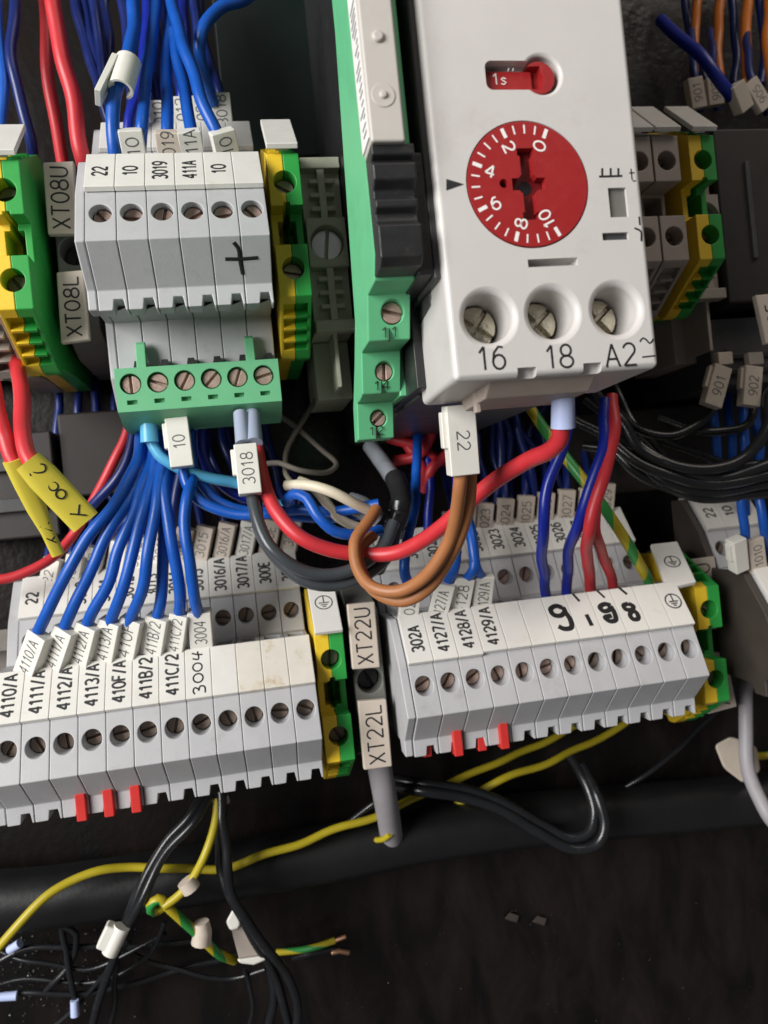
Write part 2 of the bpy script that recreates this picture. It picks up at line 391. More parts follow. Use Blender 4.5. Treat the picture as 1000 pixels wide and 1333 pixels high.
def end_cover(S, w, x0, label, m='grey_plastic'):
    zs = S[2]; t = thing('end_cover', label, 'end cover', (x0, S[1], 8), 'end covers of the terminal rows')
    k = ('cover', w, zs, m)
    if k not in TB:
        p = term_profile(zs); p = [(a * (.985) , b - .25) for a, b in p]
        TB[k] = mesh(G().prism(p, 'x', 0, w), .3, 2)
    part('plate', TB[k], m, t, (0, 0, zs - 8)); return t

ORD = ['first', 'second', 'third', 'fourth', 'fifth', 'sixth', 'seventh', 'eighth', 'ninth', 'tenth', 'eleventh', 'twelfth']
# lower left row
LP = 5.07; LS = lambda i: Vector((-48.55 + LP * i, -37.45, 47))
fl = ['4110/A', '4111/A', '4112/A', '4113/A', '410F/A', '411B/2', '411C/2', '', '', '', '', '']
bl = ['22', '', '3010', '3011', '3012', '3013', '3014', '3015', '3016/A', '3017/A', '300E', '300F']
LT = []
for i in range(12):
    lab = ('grey terminal block marked ' + fl[i] + ', ' + ORD[i] + ' from the left in the lower left row') if fl[i] else \
        ['grey terminal block with 3004 handwritten on its marker', 'blank marked grey terminal block right beside the handwritten 3004 one',
         'blank grey terminal block second right of the handwritten 3004 one', 'blank grey terminal block next to last before the earth block, lower left',
         'blank grey terminal block with brown stained marker touching the earth block, lower left'][i - 7]
    t = terminal(LS(i), LP, fl[i], bl[i], lab, 'lower left terminal row'); LT.append(t)
end_cover(LS(0), 2.3, LS(0).x - LP / 2 - 2.4, 'grey end cover at the far left of the lower left row')
# stain on the last marker and the handwritten 3004
def front_frame(S):
    _, n = slab(A_, B_, 1.1); n3 = Vector((0, n.x, n.y)); up = Vector((0, A_[0] - B_[0], A_[1] - B_[1])).normalized()
    c = Vector(S) + Vector((0, (A_[0] + B_[0]) / 2, (A_[1] + B_[1]) / 2)) + n3 * 1.1
    return c, up, n3
for i in (9, 10, 11):
    for ch in LT[i].children:
        if ch.name.startswith('marker'): ch.material_slots[0].link = 'OBJECT'; ch.material_slots[0].material = MAT['marker_stained']; break
def kids(t, n): return [c for c in t.children if c.name.split('.')[0] == n]
c, up, n3 = front_frame(LS(7)); mk = kids(LT[7], 'marker')[0]
# local right = along the slope upward, local up = -x
strokes(mk, [[(-4.9, .8), (-4.2, 1.1), (-3.5, .8), (-3.9, .1), (-4.3, 0)], [(-4.2, .05), (-3.3, -.3), (-3.5, -1.1), (-4.8, -1.2)],
             circle2(.95, -1.5, .05, 12), circle2(.9, .9, .1, 12), [(2.9, 1.0), (2.6, -.1), (3.4, -.2), (4.4, .0)], [(4.1, 1.1), (3.7, 0), (3.6, -1.0)]], c, up, (-1, 0, 0), .34)

# lower right row
RP = 5.28; RS = lambda i: Vector((30.9 + RP * i, -35.4, 50))
fr = ['302A', '4127/A', '4128/A', '4129/A'] + [''] * 8
br = ['', '3019', '3020', '3021', '3022', '3023', '3024', '3025', '3026', '3027', '', '']
rl = ['blank grey terminal block right of the one marked 4129/A', 'blank grey terminal block left of the handwritten 9',
      'grey terminal block with a large handwritten 9 on its marker', 'grey terminal block with a handwritten single stroke 1 between the two nines',
      'grey terminal block with a second, blotted handwritten 9', 'grey terminal block with a narrow handwritten 8 right of the blotted nine',
      'blank grey terminal block between handwritten 8 and earth symbol', 'grey terminal block with an earth symbol on its marker']
RT = []
for i in range(12):
    lab = ('grey terminal block marked ' + fr[i] + ', ' + ORD[i] + ' from the left in the lower right row') if fr[i] else rl[i - 4]
    RT.append(terminal(RS(i), RP, fr[i], br[i], lab, 'lower right terminal row', 'screw_copper' if i < 7 else 'screw_brown', lip=.9 if i < 3 else .5))
end_cover(RS(0), 1.7, RS(0).x - RP / 2 - 1.8, 'grey end cover at the left end of the lower right row')
def mk0(t): return kids(t, 'marker')[0]
def hw(i, lines, w, dx=0, dy=0):
    lines = [[(p[0] * 1.28, p[1] * 1.22) for p in q] for q in lines]; w *= .98
    c, up, n3 = front_frame(RS(i)); strokes(mk0(RT[i]), lines, c + Vector((dx, 0, 0)) + up * dy, up, (-1, 0, 0), w)
# handwriting: here right = up the slope, up = -x; shapes are given in (x right, y up) and turned
def turn(l): return [[(p[1], -p[0]) for p in q] for q in l]
hw(6, turn([[(1.0, 1.6), (.0, 2.1), (-1.2, 1.6), (-1.0, .5), (.2, .2), (1.2, .9), (1.1, 1.7)], [(1.2, .9), (1.6, -.8), (1.3, -2.2), (.0, -2.3), (-.9, -1.7)]]), 1.15)
hw(7, turn([[(.5, -.2), (.7, -2.4)]]), .95); hw(7, turn([[(-.5, 4.0), (.2, 2.4)]]), .6)
hw(8, turn([[(1.2, .9), (.2, 1.3), (-.9, .8), (-.5, .0), (.6, .1), (1.1, .8)], [(1.1, .8), (1.3, -.6), (1.0, -1.9), (-.1, -2.0), (-.7, -1.2), (.6, -1.0)]]), 1.15); hw(8, turn([[(-.2, 4.1), (.7, 2.5)]]), .55)
hw(9, turn([[(.2, .8), (-.8, .6), (-.7, -.2), (.3, -.5), (1.0, -1.2), (.8, -2.2), (-.1, -2.2), (-.4, -1.4), (.4, -.5), (.9, .2), (.2, .8)]]), 1.1); hw(9, turn([[(-.3, 4.2), (.7, 2.6)]]), .65)
c, up, n3 = front_frame(RS(11)); earth_symbol(mk0(RT[11]), c + up * .3, (1, 0, 0), up, 1.75, .34)

# upper row
UP = 5.05; US = lambda i: Vector((-19.6 + UP * i, 54.6, 66))
fu = ['22', '10', '3019', '411A', '10', '']
ul = ['grey terminal block marked 22, leftmost of the upper row', 'grey terminal block marked 10 beside the leftmost one, upper row', 'grey terminal block marked 3019 in the upper row',
      'grey terminal block marked 411A in the upper row', 'grey terminal block marked 10 with the black plus sign below', 'unmarked grey terminal block beside the earth block, upper row']
UT = []
for i in range(6): UT.append(terminal(US(i), UP, fu[i], '', ul[i], 'upper terminal row', 'screw_copper'))
end_cover(US(0), 1.6, US(0).x - UP / 2 - 1.7, 'grey end cover at the left end of the upper row')
# plus sign on the sloping front
S4 = US(4); dn = Vector((0, D_[0] - C_[0], D_[1] - C_[1])).normalized(); nn = Vector((0, -dn.z, dn.y)); nn = nn if nn.z > 0 else -nn
cc = S4 + Vector((2.2, (C_[0] + D_[0]) / 2, (C_[1] + D_[1]) / 2)) - dn * .3
strokes(kids(UT[4], 'housing')[0], [[(-2.6, .1), (0, 0), (3.0, .1)], [(-.9, 3.1), (-.2, 1.9), (-.1, 0), (.2, -2.9)]], cc + nn * .03, (1, 0, 0), -dn, .7, flat=.3)

# third row at the right edge
XP = 5.2; XS = lambda i: Vector((113.6 + XP * i, -34.6, 50))
for i in range(3):
    terminal(XS(i), XP, '', ['22', '10', ''][i], ['grey terminal block marked 22 beside the end cover at the right edge', 'grey terminal block marked 10 behind the white clip tag, right edge',
        'rightmost grey terminal block cut by the picture edge'][i], 'terminal row at the right edge')
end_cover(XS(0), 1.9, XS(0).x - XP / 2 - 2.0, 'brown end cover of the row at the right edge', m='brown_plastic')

# red bridges in the toothed feet
def bridge(S, dx, label, low=0, tip=0):
    g = G().box(-.95, .95, (-15.3 - tip) if tip else -16.0, -10.6, -6 - low, -3.2 - low)
    g.move(Vector(S) + Vector((dx, 0, 0)))
    solid('bridge_plug', g, 'bridge_red', (S[0] + dx, S[1] - 13, S[2] - 6), label, 'bridge plug', 'red bridge plugs in the feet', bevel=.25)
for i, k in ((3, 'leftmost'), (4, 'middle'), (5, 'rightmost')): bridge(LS(i), -3.9, 'red bridge plug in the lower left row feet, ' + k + ' of three')
for i, k in ((1, 'below the 4127/A block'), (3, 'below the 4129/A block')): bridge(RS(i), 1.2 if i == 1 else .6, 'red bridge plug ' + k + (', left of the two long ones' if i == 1 else ', right of the two long ones'))
bridge(RS(2), 1.4, 'red bridge plug half hidden behind the foot of 4128/A', 1.6, .9)
bridge(RS(0), .4, 'red bridge plug peeping out below the 302A block', 2.6, .7)

# ------------------------------------------------------------------ green/yellow earth blocks
EP = {}
def earth_proto(zs):
    if zs in EP: return EP[zs]
    zr = 8 - zs
    p = [(3.6, -4.5), (3.6, 0), (13.2, 0), (14.6, -2.6), (21.4, -15.2), (21.6, -17.5), (20.4, -18.2), (19.5, -30), (19.5, zr), (-19.5, zr), (-19.5, -30), (-20.4, -18.2), (-21.6, -17.5), (-21.4, -15.2),
         (-14.6, -2.6), (-13.2, 0), (-3.6, 0), (-3.6, -4.5)]
    w = 3.0; out = []
    holes = lambda: [G().cyl((0, 8.0), 2.05, -5.6, 5, 28), G().cyl((0, -8.0), 2.05, -5.6, 5, 28), G().box(-1.7, 1.7, -2.4, 2.4, -12, 2),
                     G().prism([(-.6, -14), (.6, -14), (.6, 2), (-.6, 2)], 'y', -3, 4.2)]
    # recess on the ribbed slopes
    def slope_cut(s):
        return G().prism([(s * 14.6, -1.2), (s * 20.6, -12.8), (s * 19.2, -14.4), (s * 13.2, -3.8)], 'x', -2.3, 2.3)
    for x0, x1 in ((-w, -.02), (.02, w)):
        out.append(mesh(G().prism(p, 'x', x0, x1), .2, 2, holes() + [slope_cut(1), slope_cut(-1)]))
    ribs = []
    for x0, x1 in ((-2.3, -.02), (.02, 2.3)):
        rr = []
        for s in (1, -1):
            for k in range(3):
                t = .2 + k * .27; y = 14.2 + (20.2 - 14.2) * t; z = -2.6 + (-13.2 + 2.6) * t
                rr.append(mesh(G().prism([(s * (y - 1.4), z - .9), (s * (y + .5), z + .5), (s * (y + .8), z - .2), (s * (y - .8), z - 2.0)], 'x', x0, x1), .15, 1))
        ribs.append(rr)
    EP[zs] = (out, ribs); return EP[zs]
def earth(c, label, mk=True, sym=True, tilt=0, sm='screw_brown', grp='earth blocks'):
    zs = c[2]; (hs, rb) = earth_proto(zs); t = thing('earth_block', label, 'earth terminal', (c[0], c[1], 8), 'green and yellow ' + grp)
    o = (0, 0, zs - 8)
    for h, r, m, n in ((hs[0], rb[0], 'earth_yellow', 'yellow_half'), (hs[1], rb[1], 'earth_green', 'green_half')):
        hh = part(n, h, m, t, o)
        for q in r: part('rib', q, m, hh)
    for s in (8.0, -8.0): screw(t, (0, s, zs - 8 - 3.6), 1.85, sm)
    if mk:
        a = (22.8, -8.4); b = (13.6, 1.0)
        k = 'earth_mk'
        if k not in MK:
            MK[k] = mesh(G().prism(slab(a, b, 1.1, .3)[0], 'x', -2.9, 2.9).prism([(13.8, -.3), (14.6, .6), (19.5, -4.5), (18.5, -5.2)], 'x', -1.2, 1.2), .18, 2)
        q = part('marker', MK[k], 'marker_white', t, o)
        if sym:
            _, n = slab(a, b, 1.1); up = Vector((0, a[0] - b[0], a[1] - b[1])).normalized()
            cc = Vector(c) + Vector((0, (a[0] + b[0]) / 2, (a[1] + b[1]) / 2)) + Vector((0, n.x, n.y)) * 1.1
            earth_symbol(q, cc + up * .8, (1, 0, 0), up, 1.8, .26)
    return t
earth((12.42, 54.6, 58), 'green and yellow earth block at the right end of the upper row', sym=False, sm='screw_copper')
earth((13.6, -37.3, 41), 'green and yellow earth block beside the XT22 end clamp', sm='screw_brown')
earth((-36.9, 55.2, 56), 'green and yellow earth block left of the XT08 end clamp', sym=False)
earth((101.9, 59.8, 52), 'green and yellow earth block in the shade right of the white relay', sym=False)
eb = earth((100.5, -37.4, 40), 'green and yellow earth block at the right end of the lower right row', mk=False)

# ------------------------------------------------------------------ end clamps
def label_plate(parent, quad, th, s, m='tag_beige', lw=None):
    """quad: top-left, top-right, bottom-right, bottom-left in absolute plate mm"""
    q = [Vector(p) for p in quad]; n = (q[1] - q[0]).cross(q[3] - q[0]).normalized(); n = n if n.z > 0 else -n
    g = G().add([p - n * th for p in q] + q, [[0, 1, 2, 3], [7, 6, 5, 4], [0, 4, 5, 1], [1, 5, 6, 2], [2, 6, 7, 3], [3, 7, 4, 0]])
    o = apart('label_plate', g, m, parent, bevel=.3)
    if s:
        up = ((q[0] + q[1]) - (q[2] + q[3])).normalized(); L = ((q[0] + q[1]) - (q[2] + q[3])).length / 2; wd = (q[1] - q[0]).length
        lettering(o, s, sum(q, Vector()) / 4, up, (-1, 0, 0), (lw or .84) * L, wd * .56, sw=.36)
    return o
def clamp(label, x0, x1, yc, z, U, L_, hole_px, m='clamp_grey', group='end clamps'):
    xm = (x0 + x1) / 2; t = thing('end_clamp', label, 'end clamp', (xm, yc, 8), group)
    g = G().prism([(yc - 19, 8), (yc - 19, z - 14), (yc - 15, z - 2.5), (yc - 5, z - 2), (yc + 5, z - 2), (yc + 15, z - 2.5), (yc + 19, z - 14), (yc + 19, 8)], 'x', x0, x1)
    apart('body', g, m, t, bevel=.3, cut=[G().cyl((xm, yc), (x1 - x0) * .42, z - 9, z + 5, 28).move(-Vector((xm, yc, 8)))])
    screw(t, (0, 0, z - 8 - 6.2), (x1 - x0) * .37, 'steel' if m != 'clamp_dark' else 'black_plastic')
    if U: label_plate(t, U, 1.6, label_text(label, 'U'))
    if L_: label_plate(t, L_, 1.6, label_text(label, 'L'))
    return t
def label_text(label, k):
    for w in label.split():
        if w.startswith('XT'): return w[:4] + k
    return ''
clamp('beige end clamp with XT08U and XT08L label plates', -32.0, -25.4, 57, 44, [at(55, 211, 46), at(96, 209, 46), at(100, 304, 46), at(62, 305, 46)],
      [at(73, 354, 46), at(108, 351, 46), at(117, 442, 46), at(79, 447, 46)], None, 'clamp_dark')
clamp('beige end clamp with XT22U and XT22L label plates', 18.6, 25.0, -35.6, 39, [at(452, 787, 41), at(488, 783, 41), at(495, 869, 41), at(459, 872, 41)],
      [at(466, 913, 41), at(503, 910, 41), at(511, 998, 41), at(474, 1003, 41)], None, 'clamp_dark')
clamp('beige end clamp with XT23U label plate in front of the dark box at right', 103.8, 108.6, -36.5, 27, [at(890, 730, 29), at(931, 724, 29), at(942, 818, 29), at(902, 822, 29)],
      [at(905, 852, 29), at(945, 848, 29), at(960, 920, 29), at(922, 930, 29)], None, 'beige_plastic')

q = [at(847, 708, 33), at(882, 704, 34), at(907, 757, 43.5), at(868, 766, 43)]
o = label_plate(eb, q, 1.2, '', 'marker_white'); bb = BASE[o.name]; o.name = 'marker'; BASE[o.name] = bb
up = ((q[0] + q[1]) - (q[2] + q[3])).normalized(); earth_symbol(o, sum(q, Vector()) / 4 + up * .5 + Vector((0, 0, .15)), q[1] - q[0], up, 1.7, .26)
# open end clamp with ribs, right of the upper earth block
def rib_clamp(x0, x1, yc, z, label, m):
    xm = (x0 + x1) / 2; t = thing('ribbed_end_clamp', label, 'end clamp', (xm, yc, 8), 'ribbed end clamps')
    rel = lambda g: g.move(-Vector((xm, yc, 8)))
    g = G().box(x0, x1, yc - 18, yc + 17, 8, z - 2.2)
    apart('body', g, m, t, bevel=.2)
    h = G().box(x0, x1, yc - 5.2, yc + 5.2, z - 3, z + .6)
    apart('screw_boss', h, m, t, bevel=.3, cut=[G().cyl((xm, yc), 3.55, z - 6, z + 5, 28).move(-Vector((xm, yc, 8)))])
    screw(t, (0, 0, z - 8 - 1.4), 3.2, 'steel')
    for s in (1, -1):
        q = G().box(xm - .75, xm + .75, yc + s * 5.0 if s > 0 else yc - 16.5, yc + 16.5 if s > 0 else yc - 5.0, z - 3, z)
        b = G().box(x0, x1, yc + (15.6 if s > 0 else -18.6), yc + (18 if s > 0 else -16.2), z - 3, z + .4)
        sp = apart('spine', q, m, t, bevel=.15); apart('end_bar', b, m, t, bevel=.25)
        for k in range(3):
            yy = yc + s * (7.4 + k * 2.9)
            apart('rib', G().box(x0 + 1.6, x1 - 1.6, yy - .45, yy + .45, z - 3, z - .25), m, t, bevel=.12)
    apart('fin', G().box(xm - .4, xm + .4, yc - 30, yc - 18.4, 12, z - 2), m, t, bevel=.1)
    apart('lower_body', G().box(x0 + .2, x1 - .2, yc - 31, yc - 18.2, 8, z - 12), m, t, bevel=.2)
    return t
rib_clamp(17.4, 25.8, 57.4, 40, 'grey green ribbed end clamp between earth block and green relay', 'clamp_grey')

# ------------------------------------------------------------------ green plug
def plug():
    t = thing('plug_connector', 'green six way plug connector with copper screws below the upper row', 'plug connector', (-7.2, 28, 30))
    y0, y1 = 23.6, 31.9; x0, x1 = -22.4, 8.4; zf = 49
    b = Vector((-7.2, 28, 30)); cut = []
    for i in range(6):
        x = -19.65 + 5.0 * i
        cut.append(G().cyl((x, 28.85), 2.0, zf - 2.2, zf + 5, 28).move(-b))
        cut.append(G().box(x - .95, x + .95, 24.9, 25.75, zf - 1.2, zf + 3).move(-b))
    g = G().prism([(y0, zf), (y1, zf), (y1 + .6, zf - 3), (y1 + .6, 36), (y0 - 2.6, 36), (y0 - 2.4, zf - 6)], 'x', x0, x1)
    apart('housing', g, 'plug_green', t, bevel=.25, cut=cut)
    rots = [1.6, -.35, 1.05, .8, 1.2, .25]
    for i in range(6): screw(t, Vector((-19.65 + 5.0 * i, 28.85, zf - .75)) - b, 1.72, 'screw_copper', rots[i])
    for x in (-17.4, 3.2):
        apart('latch_arm', G().prism([(31.8, 47), (31.8, 48.6), (36.6, 47.6), (37.4, 46.2), (36, 45)], 'x', x - .9, x + .9), 'plug_green', t, bevel=.2)
    for i in range(6):
        x = -18.2 + 5.0 * i
        apart('key_slot', G().prism([(x - .9, 32.2), (x - .6, 33.6), (x + .6, 33.6), (x + .9, 32.2)], 'z', 43, 46.8), 'black_plastic', t)
plug()

# ------------------------------------------------------------------ white timer relay
ZR = 105.0
def relay():
    b = at(690, 300, 20); b.z = 10
    t = thing('timer_relay', 'white timer relay with red dial and three screw terminals', 'relay', b)
    x0, x1 = 27.4, 56.0
    prof = [(15.7, ZR), (168, ZR), (168, ZR - 8), (29.0, ZR - 8), (26.7, 86), (15.4, 86)]  # carried far above the view so its shadow darkens the upper right
    rel = lambda g: g.move(-Vector(b))
    holes = [at(637, 413, ZR), at(720, 408, ZR), at(803, 403, ZR)]
    rim = lambda r, w, d: [(r, ZR - d), (r, ZR - w)] + [(r + w - w * math.cos(R(t)), ZR - w + w * math.sin(R(t))) for t in (18, 36, 54, 72, 86)] + [(r + w + .3, ZR + .8)]
    cut = [rel(G().lathe((h.x, h.y), rim(3.2, .95, 9), 48)) for h in holes]
    s0 = at(634, 117, ZR); s1 = at(700, 79, ZR); kc = at(706, 97, ZR)
    cut.append(rel(G().prism([(kc.x, s0.y), (kc.x, s1.y)] + arc(s0.x + .9, s1.y - .9, .9, .9, 90, 180, 5) + arc(s0.x + .9, s0.y + .9, .9, .9, 180, 270, 5), 'z', ZR - 2.4, ZR + 4))); cut.append(rel(G().lathe((kc.x, kc.y), rim(2.5, .5, 2.6), 40)))
    dc = at(687.5, 240, ZR)
    cut.append(rel(G().cyl((dc.x, dc.y), 8.4, ZR - 6, ZR + 4, 72)))
    a = at(688, 348, ZR); c = at(752, 335, ZR); cut.append(rel(G().box(a.x, c.x, a.y, c.y, ZR - 2.6, ZR + 4)))
    a = at(795, 283, ZR); c = at(815, 244, ZR); cut.append(rel(G().box(a.x, c.x, a.y, c.y, ZR - 1.6, ZR + 4))); win = (a, c)
    a = at(785, 313, ZR); c = at(818, 302, ZR); cut.append(rel(G().box(a.x, c.x, a.y, c.y, ZR - 1.6, ZR + 4))); slot = (a, c)
    for px in (687, 772):
        q = at(px, 489 if px < 700 else 480, ZR); cut.append(rel(G().box(q.x - 1.3, q.x + 1.3, 12, 16.9, ZR - 1.6, ZR + 4)))
    fr = apart('front_shell', G().prism(prof, 'x', x0, x1), 'relay_white', t, bevel=.85, seg=4, cut=cut, pre=True)
    apart('dark_body', G().prism([(17, 10), (168, 10), (168, ZR - 7.6), (27.6, ZR - 7.6), (26.2, 84), (17, 84)], 'x', x0 - .15, x1 - .5), 'dark_grey', t, bevel=.4)
    apart('side_rail', G().box(x0 - .9, x0 + .8, 29.4, 168, 88, ZR - 1.4), 'dark_grey', t, bevel=.3)
    apart('underside', G().prism([(15.9, 88), (15.9, 103), (13.8, 100), (13.6, 90)], 'x', x0 + 5.4, x1 - 8), 'relay_under', t, bevel=.3)
    apart('rib', G().box(x0 + 5.2, x0 + 5.9, 12.6, 16, 95, 96.4), 'relay_under', t, bevel=.1)
    # terminals
    for h, r in zip(holes, (-.62, -.85, -.85)):
        sc_ = screw(t, Vector((h.x - .15, h.y + .05, ZR - 5.6)) - b, 2.85, 'screw_brass', r, cross=True)
    # dial
    d = G().cyl((0, 0), 8.25, -1.15, .12, 72)
    dcut = [G().box(-.85, .85, -4.4, 4.4, -3, 2), G().box(-1.15, 1.15, -4.7, -3.7, -3, 2), G().box(-1.15, 1.15, 3.7, 4.7, -3, 2), G().box(-2.2, 2.4, -.8, .8, -3, 2), G().cyl((-3.35, .15), .6, -3, 2, 20), G().cyl((0, 0), 1.5, -3, 2, 24)]
    dial = part('dial', mesh(d, .12, 2, dcut, pre=True), 'dial_red', t, Vector((dc.x, dc.y, ZR)) - b)
    apart('dial_recess', G().cyl((dc.x, dc.y), 7.6, ZR - 1.9, ZR - 1.35, 24), 'dial_dark', t)
    apart('dial_bore_shade', G().cyl((dc.x, dc.y), .95, ZR - 1.4, ZR - 1.3, 20), 'ink', t)  # flat black disc standing in for the shade of a deeper centre hole
    a0 = 65.5; st = 11.62
    for k in range(21):
        a = R(a0 + st * k); rr = Vector((math.cos(a), math.sin(a), 0)); tt = Vector((-rr.y, rr.x, 0)); maj = k % 4 == 0
        r0, r1, w = (6.55, 7.85, .25) if maj else (6.6, 7.75, .11)
        o = Vector((dc.x, dc.y, ZR + .15))
        apart('tick', G().add([o + rr * r0 - tt * w, o + rr * r1 - tt * w, o + rr * r1 + tt * w, o + rr * r0 + tt * w], [[0, 1, 2, 3]]), 'print_white', dial)
    for k, s in enumerate(('0', '2', '4', '6', '8', '10')):
        a = R(a0 + st * 4 * k + (2 if k < 5 else -4)); rr = Vector((math.cos(a), math.sin(a), 0)); tt = Vector((-rr.y, rr.x, 0))
        rad = 5.35
        # each numeral stands upright when its tick is turned to the pointer at the left
        tr = a - math.pi; up = Vector((-math.sin(tr), math.cos(tr), 0)); right = Vector((up.y, -up.x, 0))
        lettering(dial, s, Vector((dc.x, dc.y, ZR + .14)) + rr * (rad if len(s) == 1 else 5.1), right, up, 1.2 if len(s) == 1 else 2.2, 1.6, 'print_white', 0, 'numeral', sw=.25)
    # pointer
    p = [at(581, 233, ZR), at(581, 248, ZR), at(604, 240, ZR)]
    apart('pointer', G().add([q + Vector((0, 0, .05)) for q in p], [[0, 1, 2]]), 'print_black', t)
    # slide in the keyhole
    a = at(638, 115, ZR); c = at(690, 86, ZR)
    sl = apart('time_slide', G().box(a.x, kc.x - 1, a.y + .1, c.y, ZR - 2.3, ZR - 1.2), 'dial_red', t, bevel=.15)
    knob = G().cyl((kc.x - .35, kc.y - .25), 2.15, ZR - 2.3, ZR - .3, 32)
    apart('slide_knob', knob, 'dial_red', t, bevel=.2, cut=[G().prism([(kc.x - 2.6, kc.y + 1.2), (kc.x - 2.6, kc.y - 1.6), (kc.x - .1, kc.y - 1.9), (kc.x + .3, kc.y - .2), (kc.x - .1, kc.y + 1.3)], 'z', ZR - 1.9, ZR + 1).move(-Vector(b))])
    lettering(sl, '1s', at(650, 103, ZR - 1.15), (1, 0, 0), (0, 1, 0), 1.9, 1.45, 'print_white', .004)
    lettering(sl, '"', at(665, 92, ZR - 1.15), (1, 0, 0), (0, 1, 0), .8, .7, 'print_white', .004)
    # windows
    (a, c) = win; apart('window_pane', G().box(a.x - .1, c.x + .1, a.y - .1, c.y + .1, ZR - 1.9, ZR - .5), 'clamp_dark', t)
    (a, c) = slot; apart('window_pane', G().box(a.x - .1, c.x + .1, a.y - .1, c.y + .1, ZR - 1.9, ZR - .5), 'dark_grey', t)
    # print
    for s, px, py, w, h in (('16', 640, 466, 3.7, 3.0), ('18', 728, 464, 3.8, 3.0), ('A2', 808, 462, 4.3, 3.0), ('t', 823, 228, .8, 1.7)):
        lettering(t, s, at(px, py, ZR), (1, .0, 0), (0, 1, 0), w, h, 'print_black', -.004)
    def st_(lines, w): 
        strokes(t, [[(v.x, v.y) for v in [at(px, py, ZR) for px, py in l]] for l in lines], (0, 0, ZR + .02), (1, 0, 0), (0, 1, 0), w, 'print_black', 'printed_symbol')
    st_([[(833, 445), (837, 440), (842, 443), (846, 447), (851, 441)]], .24); st_([[(836, 465), (853, 463)]], .22)
    st_([[(780, 230), (810, 229)]], .3)
    for x in (784, 795, 805): st_([[(x, 229), (x, 219)]], .3)
    st_([[(832, 282), (833, 293)]], .24); st_([[(826, 297), (834, 301), (835, 314)]], .26)
    return t
relay()

# ------------------------------------------------------------------ slim green relay
def slim():
    b = Vector((22, 40, 10)); t = thing('slim_relay', 'slim green relay with black lever and terminals 11, 14 and 12', 'relay', b)
    x0, x1 = 19.0, 25.2
    rel = lambda g: g.move(-b)
    prof = [(12.3, 73), (18.1, 75.5), (18.1, 79), (18.5, 82), (24.4, 85), (24.4, 92), (30.2, 95), (30.2, 101), (33, 103), (168, 103), (168, 91), (70, 90), (50, 86), (30, 82), (24, 77), (18, 71), (12.3, 69)]  # carried above the view like the white relay, to shade the right
    cut = [rel(G().cyl((22.6, y), r, z - 1.6, z + 9, 28)) for y, z, r in ((28.0, 93.8, 1.6), (21.6, 83.6, 1.4), (15.6, 74.5, 1.35))]
    apart('housing', G().prism(prof, 'x', x0, x1), 'green_plastic', t, bevel=.25, cut=cut)
    for y, z, r, ro in ((28.0, 93.8, 1.5, -.3), (21.6, 83.6, 1.3, 1.5), (15.6, 74.5, 1.22, .7)):
        screw(t, Vector((22.6, y, z - .5)) - b, r, 'screw_copper', ro)
    fl_ = ((25.4, 92.6, '11'), (19.6, 82.6, '14'), (13.6, 73.7, '12'))
    for y, z, s in fl_:
        lettering(t, s, (22.1, y, z + .12), (1, 0, 0), (0, 1, .45), 2.4, 1.45, 'print_black', -.008)
        apart('seam', G().box(22.02, 22.14, y - 1.2, y + 1.9, z - .8, z + .22), 'print_black', t)
    # lighter cover with two rivets, printed side label, black lever
    cov = apart('cover', G().box(19.05, 23.4, 45.2, 168, 100, 108), 'beige_cover', t, bevel=.35)
    lb = apart('side_label', G().box(18.86, 19.02, 46, 110, 102.6, 107.4), 'print_white', t)
    rn = random.Random(3)
    for k in range(26):
        y = 47 + k * .95 + rn.random() * .3; l = rn.uniform(.8, 3.2)
        apart('print_line', G().box(18.82, 18.87, y, y + .3, 106.6 - l, 106.8), 'print_grey', t)
    for px, py, r in ((492, 48, .85), (499, 124, .6)):
        p = at(px, py, 108); apart('rivet', G().cyl((p.x, p.y), r, 107.5, 108.45, 20, r * .8), 'beige_cover', t, bevel=.25)
    p = at(499, 124, 108); apart('rivet_ring', G().cyl((p.x, p.y), 1.5, 107.7, 108.12, 24), 'beige_cover', t, bevel=.1)
    lev = G().prism([(30.6, 99), (30.6, 105.4), (31.4, 106.6), (35.4, 106.9), (36.2, 105.6), (37.2, 105.4), (37.8, 106.4), (38.8, 106.4), (39.2, 105.4), (40.2, 105.6), (41.0, 107), (43.0, 107.1), (43.6, 106.0),
                     (44.0, 107.2), (45.4, 107.2), (45.4, 99)], 'x', 19.1, 24.6)
    apart('release_lever', lev, 'black_plastic', t, bevel=.25)
    apart('lever_base', G().box(24.4, 26.6, 30, 46, 88, 103.5), 'black_plastic', t, bevel=.3)
    apart('spacer_wall', G().box(26.0, 27.6, 17.5, 168, 8, 90), 'black_plastic', t, bevel=.2)
    apart('side_step', G().box(25.0, 26.6, 17.8, 30, 60, 82), 'green_plastic', t, bevel=.2)
slim()

